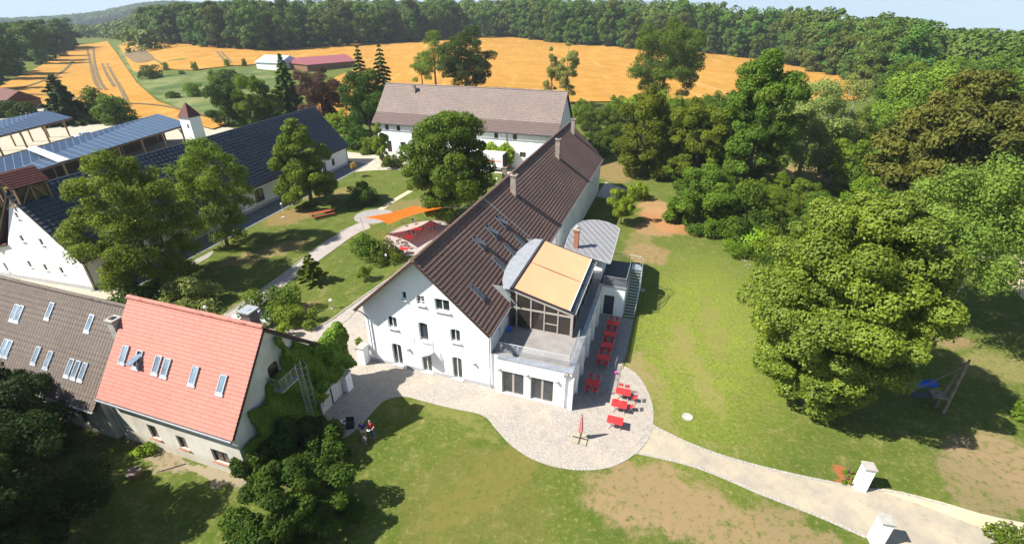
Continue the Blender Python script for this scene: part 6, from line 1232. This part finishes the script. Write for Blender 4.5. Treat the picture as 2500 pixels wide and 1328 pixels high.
# cars and farm gear under the shelters
def car(r,m='silver'):
    b=MB(); pr=[(-2.1,.35),(-2.15,.7),(-1.9,.85),(-1.15,.95),(-.6,1.4),(.75,1.45),(1.5,1.0),(2.05,.85),(2.1,.35)]; b.extr([(x,-.82,z) for x,z in pr],(0,1.64,0)); b.build('body',M[m],r,bev=.08)
    b=MB(); b.extr([(-1.02,-.84,.98),(-.58,-.84,1.34),(.7,-.84,1.38),(1.28,-.84,1.02)],(0,1.68,0)); b.build('side_windows',M['glass'],r)
    for s,x0_,z0_,x1_,z1_ in ((0,-1.17,.97,-.63,1.4),(1,.8,1.45,1.46,1.03)): b=MB(); b.bar(((x0_+x1_)/2-(x1_-x0_)*.4,0,(z0_+z1_)/2-(z1_-z0_)*.4+.012),((x0_+x1_)/2+(x1_-x0_)*.4,0,(z0_+z1_)/2+(z1_-z0_)*.4+.012),1.4,.03); b.build('windscreen' if s==0 else 'rear_window',M['glass'],r)
    for x in(-1.3,1.3):
        for y in(-.8,.8): b=MB(); b.tube((x,y-.1,.32),(x,y+.1,.32),.32,None,14); b.build('wheel',M['black'],r)
    for y in(-.6,.6): b=MB(); b.box(-2.19,y-.15,.62,-2.1,y+.15,.75); b.build('headlight',M['frame_white'],r)
M['silver']=simple('silver_blue_paint',(.45,.52,.62),.3,.6,.3,.05); M['car_white']=simple('white_paint',(.75,.76,.78),.35,.6,0,.03)
at0(thing('parked_car','silvery blue car parked beyond the white gable at the left picture edge','car',(-55.5,4.6,0),None,.4),car)
at0(thing('parked_car','pale car parked under the left end of the rear solar shelter','car',(-112,49,0),None,1.3),lambda r:car(r,'car_white')); at0(thing('parked_car','dark blue-grey car parked under the right end of the rear solar shelter','car',(-118,54,0),None,1.3),lambda r:car(r,'silver'))
at0(thing('parked_car','white car parked in the yard just behind the red roof ridge','car',(G(618,792)[0],G(618,792)[1],0),None,.35),lambda r:car(r,'car_white'))
# shrubs of the gatepost bed
for k,p in enumerate(((2062,1178),(2066,1160),(2084,1172))):
    q=G(*p); bush('tiny shrub in the orange mulch beside the far gate post, %s'%('the lowest','the upper left','the one at the post')[k],q,.5,.28,'leaf_mid',160,.09,93+k,nb=5)
# stones at the lawn edge on the right
mb=MB(); rg=random.Random(9)
q0,q1_=[V3(G(*p)) for p in ((1790,600),(1840,665))]
for k in range(26): c=q0.lerp(q1_,rg.random())+V3((rg.uniform(-.4,.4),rg.uniform(-.4,.4),.06)); s_=rg.uniform(.05,.12); mb.lathe(tuple(c),[(s_*.7,-.08),(s_,0),(s_*.6,s_*.6)],6)
tag(mb.build('rubble',M['chimney']),'pale rubble stones along the shrubbery edge of the right lawn','stones',kind='stuff')
# drone case beside the wall
q=G(848,1037); 
def case(r):
    b=MB(); b.box(-.32,-.24,0,.32,.24,.3); b.build('shell',M['black'],r,bev=.02); b=MB(); b.obox((0,.3,.5),(.3,0,0),(0,.06,.2),(0,.02,-.01)); b.build('lid',M['black'],r)
at0(thing('carrying_case','black open carrying case on the shaded paving by the lawn kerb','case',(q[0]+.35,q[1]-.1,.01),None,.5),case)
def wbox(r): b=MB(); b.box(-.3,-.22,0,.3,.22,.14); b.build('box',M['frame_white'],r); b=MB(); b.box(-.12,-.1,.141,.14,.1,.16); b.build('insert',M['black'],r)
at0(thing('foam_box','white foam insert box with dark hollow lying next to the black case','box',(q[0]-.35,q[1]+.12,.01),None,.5),wbox)
# ---------------------------------------------------------------- people
def skin_mesh(name,pts,edges,mat,parent,sub=2,root=0):
    me=bpy.data.meshes.new(name); me.from_pydata([p[:3] for p in pts],edges,[]); o=bpy.data.objects.new(name,me); COL.objects.link(o)
    sm=o.modifiers.new('skin','SKIN'); sb=o.modifiers.new('sub','SUBSURF'); sb.levels=sub; sb.render_levels=sub
    for i,p in enumerate(pts): r_=p[3] if isinstance(p[3],tuple) else (p[3],p[3]); me.skin_vertices[0].data[i].radius=r_; me.skin_vertices[0].data[i].use_root=(i==root)
    bpy.context.view_layer.update(); dg=bpy.context.evaluated_depsgraph_get(); m2=bpy.data.meshes.new_from_object(o.evaluated_get(dg)); bpy.data.objects.remove(o); m2.name=name; m2.materials.clear(); m2.materials.append(mat); m2.polygons.foreach_set('use_smooth',[True]*len(m2.polygons)); return link(name,m2,parent)
def person(label,loc,rz,shirt,trous,shorts,s=1.,hold=True,head_tilt=.08,lean=0):
    r=thing('person',label,'person',loc,None,rz)
    def f(r):
        # faces -y; heights for a 1.78 m adult
        P={}
        pts=[(0,0,.95,.13),(0,.0,1.12,.125),(0,.01,1.32,.145),(0,.0,1.46,.09),(0,-.01,1.53,.055),(0,-.03-head_tilt*.4,1.63,(.075,.085)),(0,-.04-head_tilt*.6,1.73,(.072,.08)),
             (-.18,.01,1.43,.06),(-.27,.0,1.2,.048),(-.2,-.22,1.08,.036),(-.09,-.34,1.12,.026),
             (.18,.01,1.43,.06),(.27,.0,1.2,.048),(.2,-.22,1.08,.036),(.09,-.34,1.12,.026),
             (-.1,0,.9,.1),(-.12,-.02,.5,.062),(-.13,.03,.1,.042),(-.14,-.12,.04,.035),
             (.1,0,.9,.1),(.13,-.03,.5,.062),(.15,.02,.1,.042),(.17,-.13,.04,.035)]
        E=[(0,1),(1,2),(2,3),(3,4),(4,5),(5,6),(3,7),(7,8),(8,9),(9,10),(3,11),(11,12),(12,13),(13,14),(0,15),(15,16),(16,17),(17,18),(0,19),(19,20),(20,21),(21,22)]
        body=skin_mesh('body',[(x*s,y*s,z*s,(q[0]*s,q[1]*s) if isinstance(q,tuple) else q*s) for x,y,z,q in pts],E,M['skin'],r)
        k=1.13; sp=[(0,0,.93,.15),(0,0,1.12,.145),(0,.01,1.32,.16),(0,0,1.45,.1),(-.19,.01,1.43,.075),(-.265,.0,1.24,.066),(.19,.01,1.43,.075),(.265,0,1.24,.066)]
        skin_mesh('shirt',[(x*s,y*s,z*s,q*s) for x,y,z,q in sp],[(0,1),(1,2),(2,3),(3,4),(4,5),(3,6),(6,7)],M[shirt],r,1)
        lo=.5 if shorts else .1
        tp=[(0,0,.94,.14),(-.1,0,.88,.115),(-.12,-.02,.52,.088),(.1,0,.88,.115),(.13,-.03,.52,.088)]; te=[(0,1),(1,2),(0,3),(3,4)]
        if not shorts: tp+=[(-.13,.03,.1,.07),(.15,.02,.1,.07)]; te+=[(2,5),(4,6)]
        skin_mesh('shorts' if shorts else 'trousers',[(x*s,y*s,z*s,q*s) for x,y,z,q in tp],te,M[trous],r,1)
        hy=-.04-head_tilt*.6; b=MB(); pr=[(.088,1.66),(.096,1.72),(.085,1.785),(.05,1.825),(.01,1.835)]; b.lathe((0,(hy+.02)*s,0),[(a_*s,z*s) for a_,z in pr],14); b.build('hair',M['hair'],r,smooth=True)
        b=MB(); 
        for x in(-.03,.03): b.lathe((x*s,(hy-.082)*s,1.69*s),[(.006,-.006),(.009,0),(.006,.006)],6)
        b.build('eyes',M['black'],r); b=MB(); b.obox((0,(hy-.095)*s,1.665*s),(.012*s,0,0),(0,.015*s,0),(0,0,.022*s)); b.build('nose',M['skin'],r)
        for sd in(-1,1):   # hands: palm and five fingers curled forward
            cx__=sd*.075*s; cy__=-.36*s; cz__=1.12*s; hp=[(cx__,cy__,cz__,.024*s),(cx__*.85,cy__-.05*s,cz__,.026*s)]; he=[(0,1)]
            for j in range(4): bx_=cx__*.85+(j-1.5)*.017*s; i0=len(hp); L_=(.03,.036,.033,.025)[j]*s; hp+=[(bx_,cy__-.075*s,cz__,.0095*s),(bx_,cy__-.075*s-L_*.6,cz__-.008*s,.009*s),(bx_,cy__-.08*s-L_*.8,cz__-.03*s,.008*s)]; he+=[(1,i0),(i0,i0+1),(i0+1,i0+2)]
            i0=len(hp); hp+=[(cx__*.85-sd*.034*s,cy__-.04*s,cz__+.01*s,.0105*s),(cx__*.85-sd*.045*s,cy__-.07*s,cz__+.012*s,.009*s)]; he+=[(0,i0),(i0,i0+1)]
            skin_mesh('hand',hp,he,M['skin'],r,1)
        for sd in(-1,1): b=MB(); b.obox((sd*.15*s,-.06*s,.045*s),(.05*s,0,0),(0,.14*s,0),(0,0,.045*s)); b.build('shoe',M['hair'],r,bev=.02)
        if s<.9: return
    return at0(r,f)
M['navy']=simple('navy_shirt',(.03,.03,.22),.8); M['redshirt']=simple('red_shirt',(.35,.015,.02),.8); M['beige']=simple('beige_shorts',(.45,.42,.33),.85); M['jeans']=simple('blue_jeans',(.06,.13,.27),.85); M['lightblue']=simple('light_blue_cloth',(.4,.5,.65),.8)
pa_=G(897,1072); pb_=G(919,1070)
person('man in a navy blue shirt and beige shorts looking down beside the man in red','x' and (pa_[0]-.25,pa_[1],0),.45,'navy','beige',True)
person('man in a red shirt and blue jeans looking down at a white controller','x' and (pb_[0]-.3,pb_[1],0),.1,'redshirt','jeans',False)
def ctrl(r): b=MB(); b.box(-.12,-.07,0,.12,.07,.035); b.build('housing',M['frame_white'],r,bev=.01); b=MB(); b.box(-.05,-.04,.036,.05,.04,.05); b.build('screen',M['black'],r)
at0(thing('controller','white remote controller held in both hands by the man in red','remote control',(pb_[0]-.25,pb_[1]-.42,1.15),None,.1),ctrl)
pc_=G(897,1082); person('small child in light blue standing in front of the man in navy','x' and (pc_[0]-.05,pc_[1]-.1,0),.3,'lightblue','jeans',True,s=.5)
# ---------------------------------------------------------------- summer air
def haze():
    b=MB(); b.box(-4700,-4700,-180,4700,4700,140); o=b.build('haze',bpy.data.materials.new('haze_air')); m=o.data.materials[0]; m.use_nodes=True; t=m.node_tree; t.nodes.clear(); ou=t.nodes.new('ShaderNodeOutputMaterial'); pv=t.nodes.new('ShaderNodeVolumePrincipled')
    pv.inputs['Color'].default_value=(.75,.85,1,1); pv.inputs['Density'].default_value=.00015; t.links.new(pv.outputs[0],ou.inputs['Volume']); tag(o,'thin blue summer haze over the whole valley','haze',kind='stuff')
haze()
